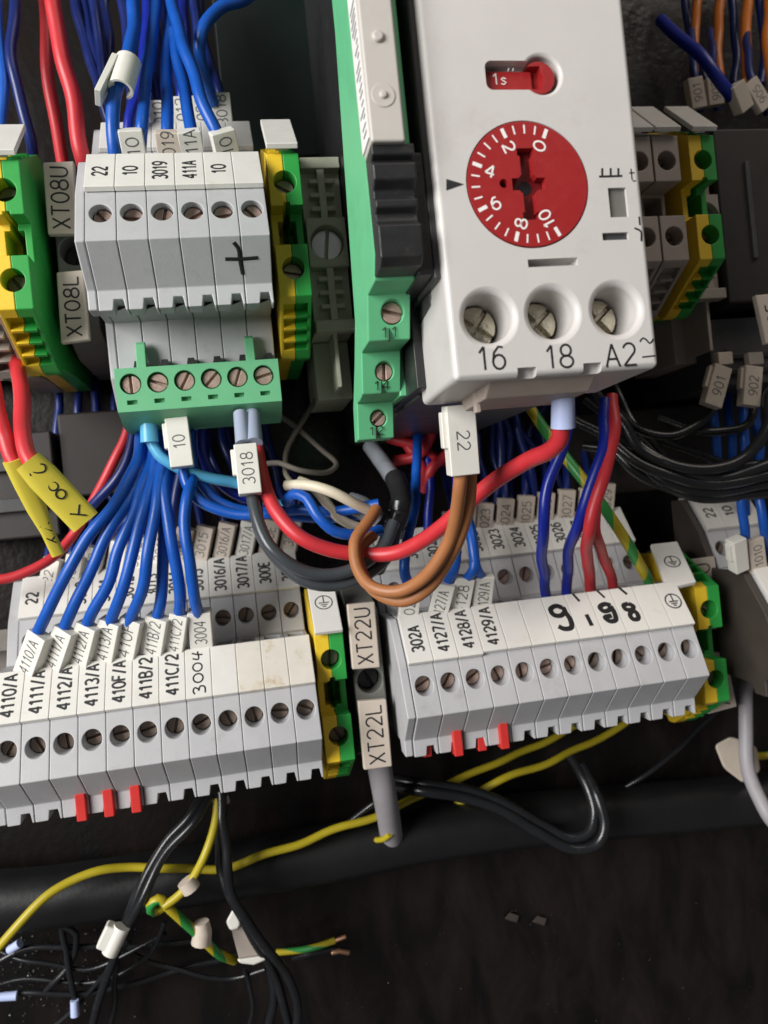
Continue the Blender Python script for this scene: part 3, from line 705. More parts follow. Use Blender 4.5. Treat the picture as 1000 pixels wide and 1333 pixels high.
# ------------------------------------------------------------------ wires
WM = {'blue': 'wire_blue', 'deep': 'wire_deep', 'navy': 'wire_navy', 'red': 'wire_red', 'brown': 'wire_brown', 'black': 'wire_black', 'grey': 'wire_grey', 'cream': 'wire_cream',
      'orange': 'wire_orange', 'taupe': 'wire_taupe', 'yellow': 'wire_yellow', 'pale': 'wire_pale', 'cyan': 'wire_cyan', 'lgrey': 'cable_grey'}
NAMES = {'blue': 'blue_wire', 'deep': 'blue_wire', 'navy': 'blue_wire', 'red': 'red_wire', 'brown': 'brown_wire', 'black': 'black_wire', 'grey': 'black_wire', 'cream': 'cream_wire', 'orange': 'orange_wire',
         'taupe': 'beige_wire', 'yellow': 'yellow_wire', 'pale': 'pale_blue_wire', 'cyan': 'pale_blue_wire', 'lgrey': 'grey_cable'}
def wobble(P, amp=.12):
    rn = random.Random(int(P[0].x * 97 + P[-1].y * 31)); f = [(rn.uniform(.12, .5), rn.uniform(0, 6.28), rn.uniform(0, 6.28)) for _ in range(3)]; out = []; l = 0
    for i, p in enumerate(P):
        if i: l += (P[i] - P[i - 1]).length
        e = min(1, i / 4, (len(P) - 1 - i) / 4)
        out.append(p + Vector((sum(math.sin(l * w + a) for w, a, b in f), sum(math.sin(l * w * .8 + b) for w, a, b in f), sum(math.sin(l * w * 1.2 + a + b) for w, a, b in f))) * amp * e)
    return out
def wire(kind, r, pts, label, group=None, name=None, n=12):
    P = [at(*p) for p in pts]
    g = G().tube(wobble(spline(P)), r, n); return solid(name or NAMES[kind], g, WM[kind], P[0], label, 'cable' if kind == 'lgrey' else 'wire', group, angle=60)
def gy_wire(r, pts, label, twist=.32, group=None):
    P = [at(*p) for p in pts]
    g = G().tube(spline(P, .9), r, 14, stripe=twist); return solid('green_yellow_wire', g, ['wire_yellow', 'wire_green'], P[0], label, 'wire', group, angle=60)
def wtag(parent, top, bot, w, th, s, m='tag_white', flip=False, hook=True, tl=None, bold=.0, tm='print_grey', nrm=(0, 0, 1), th_=None):
    a = at(*top); b = at(*bot); ey = (a - b).normalized(); n = Vector(nrm); ez = (n - ey * n.dot(ey)).normalized(); ex = ey.cross(ez); L = (a - b).length; c = (a + b) / 2
    g = G().box(-w / 2, w / 2, -L / 2, L / 2, -th, 0)
    if hook: g.box(-w / 2 - .7, -w / 2 + .3, -L * .1, L * .42, -th * .8, -th * .25)
    g.frame(c, ex, ey, ez)
    o = apart('wire_marker', g, m, parent, bevel=.22)
    if s:
        ln = tl or min(L * .82, len(s) * 1.45)
        lettering(o, s, c, -ey if flip else ey, ex if flip else -ex, ln, min(w * .52, 2.3) if th_ is None else th_, tm, bold)
    return o
def ferrule(parent, top, bot, r, m='ferrule_blue'):
    a = at(*top); b = at(*bot)
    return apart('ferrule', G().tube([a, a + (b - a) * .3, a + (b - a) * .7, b], lambda t: r * (.92 + .1 * t), 16), m, parent, angle=60)

# fan of eight blue wires into the lower left row
fan = [((47, 827), (27, 882), '4110/A', [(186, 553), (178, 600), (150, 650), (112, 702), (75, 775)]),
       ((81, 821), (63, 874), '4111/A', [(192, 553), (186, 605), (165, 655), (130, 715), (103, 775)]),
       ((111, 816), (98, 868), '4112/A', [(199, 553), (194, 605), (180, 655), (155, 715), (133, 775)]),
       ((141, 811), (131, 864), '4113/A', [(206, 553), (202, 605), (192, 655), (172, 720), (157, 775)]),
       ((169, 808), (159, 860), '410F/A', [(213, 553), (212, 605), (204, 655), (192, 720), (183, 775)]),
       ((203, 806), (195, 855), '411B/2', [(220, 553), (220, 605), (216, 655), (212, 720), (210, 775)]),
       ((232, 802), (225, 852), '411C/2', [(222, 553), (214, 610), (214, 640), (222, 690), (234, 770)]),
       ((259, 799), (263, 848), '3004', [(246, 560), (250, 620), (245, 650), (241, 700), (253, 770)])]
for i, (tp, bt, s, pts) in enumerate(fan):
    zz = [36, 41, 45, 46, 44]
    P = [(x, y, z - (i % 3) * 1.1 + (1.6 if i in (2, 4, 7) else 0)) for (x, y), z in zip(pts, zz)]
    P += [(tp[0], tp[1] + 4, 40.5), ((tp[0] + bt[0]) / 2, (tp[1] + bt[1]) / 2, 38.3)]
    w = wire('blue', 1.16, P, 'blue wire tagged ' + s + ', ' + ORD[i] + ' from the left in the fan below the green plug', 'blue wires fanning into the lower left row')
    wtag(w, (tp[0], tp[1], 42.2), (bt[0], bt[1], 38.8), 4.6 if i != 6 else 3.8, 2.8, s if i != 4 else '410F', hook=False, tl=7.2 if i < 7 else 5.2, nrm=(0, .55, .83), bold=-.006)

# tags and wires into the back tier, lower left row
for i, (s, px, py) in enumerate((('22', 62, 752), ('10', 92, 748), ('3010', 118, 738), ('3011', 150, 730), ('3012', 176, 722), ('3013', 208, 716), ('3014', 236, 712), ('3015', 262, 710), ('3016/A', 291, 706), ('3017/A', 320, 704), ('300E', 350, 702), ('300F', 378, 696))):
    w = wire('navy', 1.0, [(px - 2, py + 18, 14.6), (px + 2, py - 20, 16.2), (px + 6 - i * 2, py - 70, 12), (px + 12 - i * 4, py - 150, 8), (px + 15 - i * 4, py - 240, 5)], 'dark blue wire tagged ' + s + ', ' + ORD[i] + ' from the left at the lower left back tier', 'wires into the back tier, lower left')
    wtag(w, (px + 5, py - 24, 19), (px - 4, py + 22, 16.8), 4.0, 2.2, s, 'tag_white' if i in (0, 1, 2, 3, 4, 5, 9) else 'tag_beige', hook=False, tl=min(6.8, len(s) * 1.45), nrm=(0, .5, .86))

# back tier tags, lower right row
for i, (s, px, py) in enumerate((('3019', 586, 690), ('3022', 608, 682), ('3023', 631, 678), ('3024', 658, 672), ('3025', 685, 668), ('3026', 711, 664), ('3027', 738, 660), ('3028', 765, 658), ('3029', 790, 652))):
    w = wire('navy', 1.0, [(px, py + 14, 18), (px + 1, py - 24, 19.6), (px - 4, py - 70, 14), (px - 12 - i, py - 130, 8), (px - 20, py - 200, 5)], 'dark blue wire tagged ' + s + ', ' + ORD[i] + ' from the left at the lower right back tier', 'wires into the back tier, lower right')
    wtag(w, (px + 2, py - 22, 22.5), (px - 2, py + 24, 20.5), 4.15, 2.0, s, 'tag_beige', hook=False, tl=6.2, nrm=(0, .5, .86))

for i, pts in enumerate(([(214, 540, 22), (206, 600, 26), (180, 660, 26), (140, 700, 22)], [(240, 540, 20), (236, 610, 24), (226, 670, 24), (215, 715, 20)], [(262, 540, 20), (270, 610, 24), (290, 660, 14), (300, 700, 9)], [(285, 540, 18), (300, 600, 22), (322, 650, 13), (330, 690, 9)], [(176, 545, 26), (165, 600, 28), (128, 650, 26), (96, 690, 20)])):
    wire('navy', 1.1, pts, 'shaded dark blue wire behind the fan, ' + ['second', 'third', 'fourth', 'fifth', 'first'][i] + ' from the left', 'shaded wires behind the blue fan')  # navy puts the shade behind the fan into the wire colour
# plug wires
w = wire('cyan', 1.15, [(192, 548, 42), (195, 572, 42), (205, 592, 42), (235, 610, 42), (275, 622, 41), (315, 632, 40), (360, 655, 42), (400, 668, 44)], 'pale blue wire with cyan ferrule at the left of the green plug')
ferrule(w, (193, 545, 43), (195, 576, 43), 1.75, 'wire_cyan')
w = wire('blue', 1.1, [(231, 552, 42), (236, 600, 42), (244, 632, 43), (265, 656, 44), (300, 668, 45), (345, 668, 46), (385, 664, 48), (440, 666, 50), (494, 656, 53)], 'blue wire with the tag 10 hanging from the green plug')
wtag(w, (229, 543, 46), (237, 607, 47), 4.4, 2.6, '10', tl=2.6)
wire('blue', 1.05, [(246, 566, 39), (252, 612, 40), (275, 645, 41), (310, 662, 42), (350, 668, 43), (384, 674, 44), (430, 676, 45), (480, 668, 48)], 'blue wire running behind the black pair towards the black sleeve')
wire('deep', 1.05, [(262, 560, 34), (268, 605, 34), (300, 640, 35), (345, 655, 36), (385, 655, 38)], 'dark blue wire curving away behind the 3018 tag')
wire('blue', 1.1, [(372, 655, 50), (382, 643, 52), (400, 648, 54), (412, 668, 55), (435, 692, 55), (465, 697, 54), (496, 690, 52)], 'blue wire looping down between cream wires and black sleeve')
RW = wire('red', lambda t: 1.42 if t < .75 else 1.42 - .1 * (t - .75) * 4, [(329, 545, 46), (334, 590, 49), (344, 630, 51.5), (363, 668, 55), (392, 700, 57), (430, 717, 57), (470, 722, 57), (512, 720, 60), (545, 706, 64), (580, 682, 69),
      (615, 650, 74), (648, 622, 79), (685, 600, 84), (716, 588, 89), (731, 574, 92), (733, 558, 93.2), (733, 530, 94), (733, 515, 94.4)], 'thick red wire from the green plug to relay terminal 18')
ferrule(RW, (733, 496, 95), (733, 557, 93.3), 1.75)
ferrule(RW, (329, 538, 46), (331, 577, 50.5), 1.62, 'ferrule_grey')
w = wire('grey', 1.2, [(313, 545, 46), (318, 580, 50), (326, 640, 53), (336, 680, 56), (356, 716, 58), (392, 742, 58), (432, 748, 58), (470, 738, 58), (500, 712, 57), (513, 680, 55)], 'upper black wire of the pair hanging from tag 3018')
ferrule(w, (313, 538, 47), (317, 578, 50.5), 1.5, 'ferrule_grey')
wtag(w, (319, 577, 54.5), (326, 642, 56), 4.3, 2.6, '3018', tl=6.0)
wire('grey', 1.15, [(330, 600, 47), (334, 650, 50), (340, 690, 53), (358, 728, 55), (395, 756, 56), (436, 761, 56), (474, 750, 56), (505, 722, 55), (517, 690, 53)], 'lower black wire of the pair hanging from tag 3018')
w = wire('brown', 1.14, [(596, 560, 85), (598, 625, 85), (597, 662, 82), (583, 708, 77), (552, 750, 72), (515, 771, 68), (482, 764, 65), (463, 738, 62), (463, 708, 60), (476, 686, 58), (490, 662, 55)], 'upper brown wire of the loop under tag 22')
wtag(w, (600, 527, 88.5), (607, 619, 87), 4.6, 3.0, '22', flip=True, tl=2.9, th_=2.0)
wire('brown', 1.1, [(612, 560, 84), (611, 625, 83), (607, 668, 80), (592, 720, 75), (560, 765, 70), (522, 782, 66), (488, 770, 62), (470, 740, 59), (472, 712, 57), (486, 697, 55)], 'lower brown wire of the loop under tag 22')
wire('cream', 1.05, [(373, 632, 50), (398, 632, 53), (428, 640, 55), (455, 652, 55), (490, 668, 52)], 'upper cream wire beside the black sleeve')
wire('cream', 1.0, [(390, 626, 48), (408, 634, 50), (424, 652, 50), (440, 672, 50), (468, 686, 49), (496, 690, 48)], 'lower cream wire crossing under the blue one')
wire('taupe', .6, [(420, 508, 20), (396, 545, 22), (372, 590, 26), (370, 612, 30), (380, 628, 36)], 'thin beige wire rising behind the green plug to the right')
wire('taupe', .6, [(352, 534, 20), (392, 562, 22), (420, 585, 26), (437, 605, 30), (425, 616, 32), (395, 613, 34), (362, 602, 34), (345, 604, 34)], 'thin beige wire bent in a hook behind the red wire')
# sleeve
w = solid('black_sleeve', G().tube(spline([at(514, 622, 40), at(521, 640, 44), at(522, 662, 48), at(508, 700, 48), at(490, 740, 42)]), lambda t: 2.2 - .3 * t, 16), 'black_plastic', at(520, 660, 40),
          'black sleeve holding the wires beside the brown loop', 'sleeve', angle=60)
for k in range(3):
    y = 658 + k * 16
    apart('tape_band', G().tube(spline([at(522 - k * 4, y - 4, 48.2), at(520 - k * 5, y + 8, 48.3)]), 2.3, 18), 'wire_black', w, angle=60)
w = solid('clear_sleeve', G().tube([at(482, 580, 22), at(492, 594, 25), at(502, 608, 29), at(514, 626, 36)], 1.9, 18), 'clear_cable', at(478, 575, 30), 'pale clear sleeve above the black sleeve, below terminal 12', 'sleeve', angle=60)
solid('clear_film', G().tube(spline([at(455, 655, 47), at(470, 660, 48), at(488, 676, 47)]), 2.3, 12), 'clear_cable', at(470, 665, 45), 'scrap of clear film between the cream and blue wires', 'film', angle=60)

# wires from the relay to the lower right row
wire('deep', 1.15, [(742, 540, 60), (733, 580, 60), (716, 630, 58), (707, 685, 56), (706, 735, 47), (711, 772, 37), (714, 806, 32)], 'dark blue wire just below the pale blue ferrule')
wire('deep', 1.15, [(788, 520, 58), (787, 565, 60), (775, 620, 60), (755, 672, 58), (742, 715, 50), (738, 755, 40), (741, 800, 32)], 'dark blue wire running left of the red pair')
wire('red', 1.25, [(796, 515, 58), (799, 550, 60), (793, 595, 61), (778, 645, 61), (766, 690, 59), (765, 728, 48), (769, 765, 37.5), (772, 800, 32)], 'front red wire running down to the handwritten 1')
wire('red', 1.15, [(776, 655, 54), (775, 690, 55), (784, 718, 48), (793, 745, 41), (799, 770, 35), (802, 795, 32)], 'shorter red wire behind the front red one')
gy_wire(1.22, [(688, 528, 36), (712, 563, 40), (740, 600, 44), (775, 645, 47), (806, 690, 47), (830, 730, 43), (848, 765, 36), (856, 795, 31)], 'green and yellow wire slanting down to the lower right row', twist=.55)
# blue wires with tags into the lower right row
for (s, tp, bt, pts, lab) in (('3020', (536, 768), (531, 815), [(540, 655), (531, 700), (527, 745)], 'blue wire tagged above the 302A block'),
                              ('4127/A', (580, 762), (567, 812), [(600, 640), (592, 680), (593, 735)], 'blue wire tagged 127/A behind the brown loop'),
                              ('4128', (606, 754), (596, 806), [(606, 655), (614, 700), (617, 740)], 'blue wire with a bright white tag behind the brown loop'),
                              ('4129/A', (632, 752), (627, 800), [(612, 660), (612, 695), (619, 735)], 'blue wire with tag 129/A right of the brown loop')):
    i = RT.index(RT[0])
    P = [(pts[0][0] + 4, pts[0][1] - 95, 26), (pts[0][0], pts[0][1], 38)] + [(x, y, z) for (x, y), z in zip(pts[1:], (44, 46))] + [(tp[0] - 2, tp[1] + 6, 42), (bt[0], bt[1], 38)]
    w = wire('blue', 1.1, P, lab, 'tagged blue wires into the lower right row')
    wtag(w, (tp[0], tp[1], 45), (bt[0], bt[1], 41), 4.2, 2.4, s, hook=False, tl=6.6, nrm=(0, .5, .86), bold=-.006)
# dark tangle behind
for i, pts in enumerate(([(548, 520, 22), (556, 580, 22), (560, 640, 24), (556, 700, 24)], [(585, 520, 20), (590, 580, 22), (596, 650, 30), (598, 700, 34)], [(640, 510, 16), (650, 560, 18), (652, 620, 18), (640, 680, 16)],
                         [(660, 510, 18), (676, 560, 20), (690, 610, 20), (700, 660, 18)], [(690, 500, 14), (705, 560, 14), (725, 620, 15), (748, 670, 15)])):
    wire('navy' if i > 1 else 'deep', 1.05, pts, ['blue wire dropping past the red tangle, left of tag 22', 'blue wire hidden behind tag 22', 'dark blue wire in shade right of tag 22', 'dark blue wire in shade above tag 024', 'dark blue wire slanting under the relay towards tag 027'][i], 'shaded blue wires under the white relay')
for i, pts in enumerate(([(505, 570, 20), (540, 580, 22), (575, 600, 22), (600, 585, 20), (612, 545, 18)], [(515, 600, 20), (545, 590, 24), (562, 560, 24), (570, 530, 22)], [(552, 640, 22), (560, 612, 24), (585, 585, 24), (590, 545, 22)], [(520, 560, 20), (548, 612, 23), (556, 640, 22)])):
    wire('red', 1.3, pts, ['long red wire of the tangle below terminal 12', 'red wire of the tangle rising towards the slim relay', 'red wire of the tangle nearest tag 22', 'red wire of the tangle falling behind the black sleeve'][i], 'red tangle below the slim relay')

# upper blue wires
w = wire('blue', 1.25, [(174, -40, 44), (173, 20, 48), (170, 62, 52), (158, 98, 55), (149, 130, 56), (146, 165, 56), (151, 205, 54), (154, 225, 52)], 'blue wire wearing the open white clip, upper left')
cl = [at(152, 75, 56), at(160, 140, 56)]
a = at(168, 78, 55); b = at(157, 118, 57); ey = (a - b).normalized(); ez = (Vector((.1, 0, 1)) - ey * ey.dot(Vector((.1, 0, 1)))).normalized(); ex = ey.cross(ez)
pr_ = [(1.7 * math.cos(t), 1.7 * math.sin(t)) for t in [R(d) for d in range(-60, 221, 20)]] + [(2.3 * math.cos(t), 2.3 * math.sin(t)) for t in [R(d) for d in range(220, -61, -20)]]
g = G().prism(pr_, 'y', -3.4, 3.4); g.frame((a + b) / 2, ex, ey, ez); apart('clip_tube', g, 'tag_white', w, bevel=.12)
g = G().box(-.55, .55, -4.6, 4.6, -2.2, 1.6); g.frame(at(139, 102, 57), ex, (ey * .96 + ex * .12).normalized(), ez); apart('clip_plate', g, 'tag_white', w, bevel=.15)
g = G().box(-2.4, 0, -1.0, 1.0, -.6, .6); g.frame(at(150, 108, 56.5), ex, ey, ez); apart('clip_web', g, 'tag_white', w, bevel=.15)
for i, (r, pts, s, tp, bt, m_, lab) in enumerate((
    (1.15, [(205, -40, 40), (198, 50, 46), (188, 120, 52), (184, 170, 55), (182, 210, 52)], '10', (170, 170), (177, 206), 'tag_white', 'blue wire tagged 0 beside the clipped one'),
    (1.15, [(224, -40, 38), (219, 60, 44), (216, 130, 50), (218, 175, 54), (220, 210, 52)], '3019', (218, 173), (222, 206), 'tag_beige', 'blue wire with the beige tag 019 in the upper bundle'),
    (1.15, [(226, 40, 44), (234, 90, 48), (243, 140, 52), (249, 175, 54), (252, 210, 52)], '411A', (247, 172), (252, 203), 'tag_white', 'blue wire tagged 1A in the upper bundle'),
    (1.2, [(214, -40, 40), (236, 50, 50), (247, 85, 53), (263, 130, 55), (284, 176, 55), (290, 206, 52)], '10', (292, 172), (299, 202), 'tag_white', 'bright blue wire slanting to the rightmost upper tag'))):
    w = wire('blue', r, pts, lab, 'blue wires into the upper row')
    wtag(w, (tp[0] - 1, tp[1], 57.5), (bt[0], bt[1] + 6, 54), 4.3 if i < 3 else 4.6, 2.4, s, m_, hook=False, tl=5.6 if len(s) > 2 else 3.0, nrm=(0, .35, .93), bold=-.004)
wire('blue', 1.25, [(345, -30, 40), (318, 0, 42), (286, 10, 44), (266, 34, 45), (260, 66, 44), (268, 105, 40), (278, 135, 36)], 'blue wire arching out to the top right of the bundle')
# back tier tags of the upper row
for i, (s, px, py, m_) in enumerate((('3010', 207, 152, 'tag_white'), ('3012', 236, 147, 'tag_white'), ('3020', 262, 146, 'tag_white'), ('3018', 288, 142, 'tag_white'))):
    w = wire('navy', 1.0, [(px + 2, py + 30, 32), (px - 2, py - 24, 34), (px - 12 - i * 3, py - 80, 28), (px - 20 - i * 4, py - 200, 22)], 'dark blue wire tagged ' + s + ', ' + ORD[i] + ' from the left behind the upper row', 'wires into the back tier, upper row')
    wtag(w, (px - 2, py - 22, 37), (px + 3, py + 24, 35), 4.2, 2.2, s, m_, hook=False, tl=5.6, nrm=(0, .3, .95), bold=-.004)
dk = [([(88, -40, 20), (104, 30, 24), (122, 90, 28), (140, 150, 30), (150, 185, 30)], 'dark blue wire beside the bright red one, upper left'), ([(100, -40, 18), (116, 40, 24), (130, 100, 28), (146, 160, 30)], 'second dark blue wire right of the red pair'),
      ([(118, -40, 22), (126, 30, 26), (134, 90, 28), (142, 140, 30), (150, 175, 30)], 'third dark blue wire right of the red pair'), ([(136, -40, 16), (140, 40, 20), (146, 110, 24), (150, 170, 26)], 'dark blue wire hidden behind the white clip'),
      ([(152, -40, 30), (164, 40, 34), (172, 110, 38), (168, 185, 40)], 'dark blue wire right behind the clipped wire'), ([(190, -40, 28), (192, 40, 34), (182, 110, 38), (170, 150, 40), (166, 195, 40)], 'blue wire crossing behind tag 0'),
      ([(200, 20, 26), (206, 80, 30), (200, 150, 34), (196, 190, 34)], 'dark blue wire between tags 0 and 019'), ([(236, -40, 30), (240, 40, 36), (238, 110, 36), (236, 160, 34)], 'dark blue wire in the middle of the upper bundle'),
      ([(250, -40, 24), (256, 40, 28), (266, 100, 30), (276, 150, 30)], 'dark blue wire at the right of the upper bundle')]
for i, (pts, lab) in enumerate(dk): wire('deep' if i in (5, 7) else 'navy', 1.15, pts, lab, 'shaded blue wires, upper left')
wire('blue', 1.0, [(-4, -30, 30), (0, 60, 34), (4, 120, 36), (2, 190, 36)], 'blue wire cut by the left picture edge')
wire('navy', 1.15, [(22, -30, 30), (18, 20, 34), (16, 70, 36), (24, 125, 36), (40, 180, 34), (44, 215, 30)], 'dark blue wire near the left edge of the picture')
wire('red', 1.35, [(58, -30, 24), (58, 40, 26), (64, 100, 26), (74, 160, 24), (84, 225, 20)], 'shaded red wire left of the bright red one')
wire('red', 1.6, [(62, -40, 36), (72, 25, 38), (87, 95, 38), (101, 165, 36), (112, 225, 32), (118, 260, 26)], 'bright red wire at the upper left')

# red wires with yellow sleeves, left
def sleeve(parent, a, b, w0, w1, th, name='yellow_sleeve'):
    A = at(*a); B = at(*b); ey = (A - B).normalized(); n = Vector((.15, .05, 1)); ez = (n - ey * n.dot(ey)).normalized(); ex = ey.cross(ez); L = (A - B).length
    g = G()
    k = 14; vs = []
    for (y, w, th) in ((L / 2, w0 * .85, 3.3), (L / 4, (w0 * 2 + w1) / 3, 2.6), (0, (w0 + w1) / 2, 2.0), (-L / 4, w1, 1.6), (-L / 2, w1, 1.2)):
        for i in range(k):
            a_ = 2 * math.pi * i / k; c_ = math.cos(a_); s_ = math.sin(a_)
            vs.append((w / 2 * math.copysign(abs(c_) ** .6, c_), y, th / 2 * math.copysign(abs(s_) ** .8, s_)))
    fs = [[r * k + i, r * k + (i + 1) % k, (r + 1) * k + (i + 1) % k, (r + 1) * k + i] for r in range(4) for i in range(k)] + [list(range(k)), [4 * k + i for i in range(k)]]
    g.add(vs, fs).frame((A + B) / 2, ex, ey, ez)
    o = apart(name, g, 'sleeve_yellow', parent, angle=50); return o, (A + B) / 2, ex, ey, ez
w1 = wire('red', 1.5, [(22, 470, 40), (27, 520, 48), (32, 565, 54), (36, 592, 56), (46, 610, 57)], 'right red wire with the wide yellow sleeve, left edge')
o, cS, ex, ey, ez = sleeve(w1, (36, 600, 58), (112, 680, 55), 5.6, 5.4, 2.2)
for k, (h, ln) in enumerate(((1.36, [[(-5.9, .6), (-4.9, 1.6), (-4.1, .9), (-4.7, -.3), (-5.6, -.9), (-4.9, -1.3)]]), (1.06, [circle2(.75, -1.2, .2, 12), circle2(.8, .6, .2, 12)]), (.76, [[(4.2, -1.0), (6.2, .9)], [(5.2, 0), (4.0, 1.3)]]))):
    strokes(o, ln, cS + ez * h, -ey, ex, .3, flat=.5)
w2 = wire('red', 1.45, [(-16, 470, 44), (-4, 530, 50), (8, 572, 53), (14, 592, 53.5), (22, 606, 53.5)], 'left red wire with the narrow yellow sleeve, left edge')
o, cS, ex, ey, ez = sleeve(w2, (18, 598, 54), (76, 722, 47), 4.6, 2.4, 1.8)
strokes(o, [[(3.2, -.8), (4.8, .8)], [(4.0, 0), (3.0, 1.0)], [(5.8, -.6), (7.2, .6)], [(6.5, 0), (6.0, .8)]], cS + ez * .74, -ey, ex, .26, flat=.7)
wire('red', 1.1, [(170, 548, 22), (160, 575, 22), (144, 612, 22), (122, 650, 22), (100, 690, 22), (66, 728, 24), (20, 750, 26), (-20, 756, 26)], 'dark red wire running down behind the yellow sleeves')
# right side wires
for i, (px, m_) in enumerate(((906, .95), (936, 1.05), (972, 1.1), (1000, 1.0))):
    wire('orange', m_ * 1.25, [(px + 6, -60, 10), (px + 2, 0, 14), (px - 2, 50, 18), (px + (i - 1) * 3, 110, 22)], ['orange wire nearest the relay, top right', 'second orange wire from the relay, top right', 'third orange wire from the relay, top right', 'orange wire at the top right picture edge'][i], 'orange wires, top right')
w = wire('deep', 1.45, [(860, 26, 24), (884, 48, 30), (908, 70, 34), (930, 96, 36), (948, 118, 36), (955, 130, 34)], 'thick dark blue wire slanting into the beige tags, top right')
wtag(w, (962, 108, 38), (975, 142, 36), 4.0, 3.0, '', 'tag_beige', hook=False)
for i, (s, tp, bt, lab) in enumerate((('901', (905, 100), (912, 140), 'beige tagged wire nearest the relay at the top right'), ('902', (930, 100), (934, 136), 'second beige tagged wire at the top right'), ('905', (978, 104), (1000, 140), 'beige tagged wire by the right edge at the top right'))):
    w = wire('navy', 1.0, [(tp[0] - 6, tp[1] - 60, 18), (tp[0], tp[1], 26), (bt[0], bt[1] + 8, 24)], lab, 'beige tagged wires, top right'); wtag(w, (tp[0], tp[1], 30), (bt[0], bt[1], 29), 4.2, 2.2, s, 'tag_beige', hook=False, tl=4.2)
for i, (s, px, lab) in enumerate((('901', 937, 'black wire with slanted beige tag 901, left of its neighbour'), ('902', 977, 'black wire with upright beige tag 902 by the right edge'))):
    w = wire('black', 1.0, [(px + 8, 448, 30), (px + 2, 480, 38), (px - 8, 530, 42), (px - 26, 550, 42), (px - 64, 568, 42), (px - 100, 560, 40), (px - 140, 530, 34)] if i == 0 else [(px + 4, 448, 30), (px, 490, 38), (px + 4, 535, 42), (px - 10, 556, 42), (px - 60, 562, 40), (px - 120, 545, 34)], lab)
    wtag(w, (px + 6, 476, 46), (px - 8 + i * 10, 528, 46), 4.3, 2.6, s, 'tag_beige', tl=4.3, flip=False)
    apart('clip', G().box(-1.8, 1.8, -1.4, 1.4, -2, 0).frame(at(px + 8, 466, 44), (1, 0, 0), (0, 1, 0), (0, 0, 1)), 'tag_beige', w, bevel=.2)
bk = [([(770, 505, 40), (805, 545, 42), (835, 585, 44), (880, 612, 46), (930, 622, 48), (985, 610, 50), (1040, 585, 50)], 1.25, 'black wire on the upper side of the right bundle'),
      ([(745, 545, 36), (790, 570, 40), (840, 606, 44), (900, 628, 47), (960, 628, 49), (1040, 606, 50)], 1.25, 'black wire in the middle of the right bundle'),
      ([(780, 570, 36), (820, 590, 40), (870, 628, 44), (930, 640, 46), (1040, 622, 48)], 1.2, 'black wire on the lower side of the right bundle'),
      ([(760, 580, 34), (800, 588, 38), (826, 612, 40), (858, 630, 42), (920, 648, 44), (1040, 636, 46)], 1.2, 'lowest black wire of the right bundle'),
      ([(1040, 480, 46), (1004, 510, 48), (998, 556, 50), (975, 592, 50), (925, 610, 49), (870, 604, 46), (820, 570, 42), (790, 530, 38)], 1.3, 'black wire curving up at the right edge'),
      ([(800, 500, 30), (822, 548, 34), (850, 580, 36), (880, 610, 38), (900, 625, 40)], 1.0, 'black wire slanting down behind the front red wire'),
      ([(760, 520, 30), (810, 556, 32), (850, 572, 34), (905, 590, 36), (960, 605, 36), (1030, 600, 36)], 1.0, 'thin black wire behind the right bundle')]
for pts, r, lab in bk: wire('wire_black' if False else 'black', r, pts, lab, 'black wire bundle at the right')
for i, (x, y0, y1, z) in enumerate(((930, 520, 600, 26), (950, 530, 600, 24), (968, 520, 640, 28), (985, 520, 610, 26))):
    wire('blue', 1.1, [(x - 4, y0 - 30, z - 6), (x, y0 + 20, z), (x + 2, (y0 + y1) / 2, z), (x + 3, y1 + 30, z - 4)], ['first', 'second', 'third', 'fourth'][i] + ' blue wire from the left behind tags 901 and 902', 'blue wires behind the tags 901 and 902')
for i, pts in enumerate(([(962, 620, 44), (966, 650, 45), (970, 680, 44), (972, 712, 40), (974, 740, 36)], [(978, 620, 42), (988, 650, 44), (996, 690, 43), (1004, 730, 38)])):
    w = wire('blue', 1.05, pts, ['blue wire with white clip tag at the right edge, left one', 'blue wire right of the white clip tag, right edge'][i], 'blue wires at the right edge')
    if i == 0:
        wtag(w, (964, 704, 46), (968, 745, 43), 3.4, 3, '', 'tag_white'); wtag(w, (985, 702, 44), (990, 745, 42), 4.0, 2, '1010', 'tag_beige', hook=False, tl=5)
w = wire('lgrey', 1.7, [(978, 840, 10), (974, 885, 18), (970, 920, 25), (970, 950, 27), (972, 985, 28), (982, 1025, 32), (1004, 1064, 36), (1030, 1090, 36)], 'light grey cable bending down at the right edge')
solid('cable_tie_mount', G().add(*(lambda vs: (vs, [[0, 1, 2, 3, 4, 5], [11, 10, 9, 8, 7, 6]] + [[i, (i + 1) % 6, 6 + (i + 1) % 6, 6 + i] for i in range(6)]))(
    [at(x, y, z) for z in (14, 24) for x, y in ((930, 970), (952, 958), (985, 972), (990, 1004), (968, 1020), (942, 1000))])), 'tag_beige', at(960, 990, 14), 'crumpled beige tie mount behind the light grey cable', 'tie mount', bevel=.8)
gy_wire(1.0, [(985, 985, 14), (1005, 982, 16), (1030, 976, 16)], 'end of a green wire at the right edge')

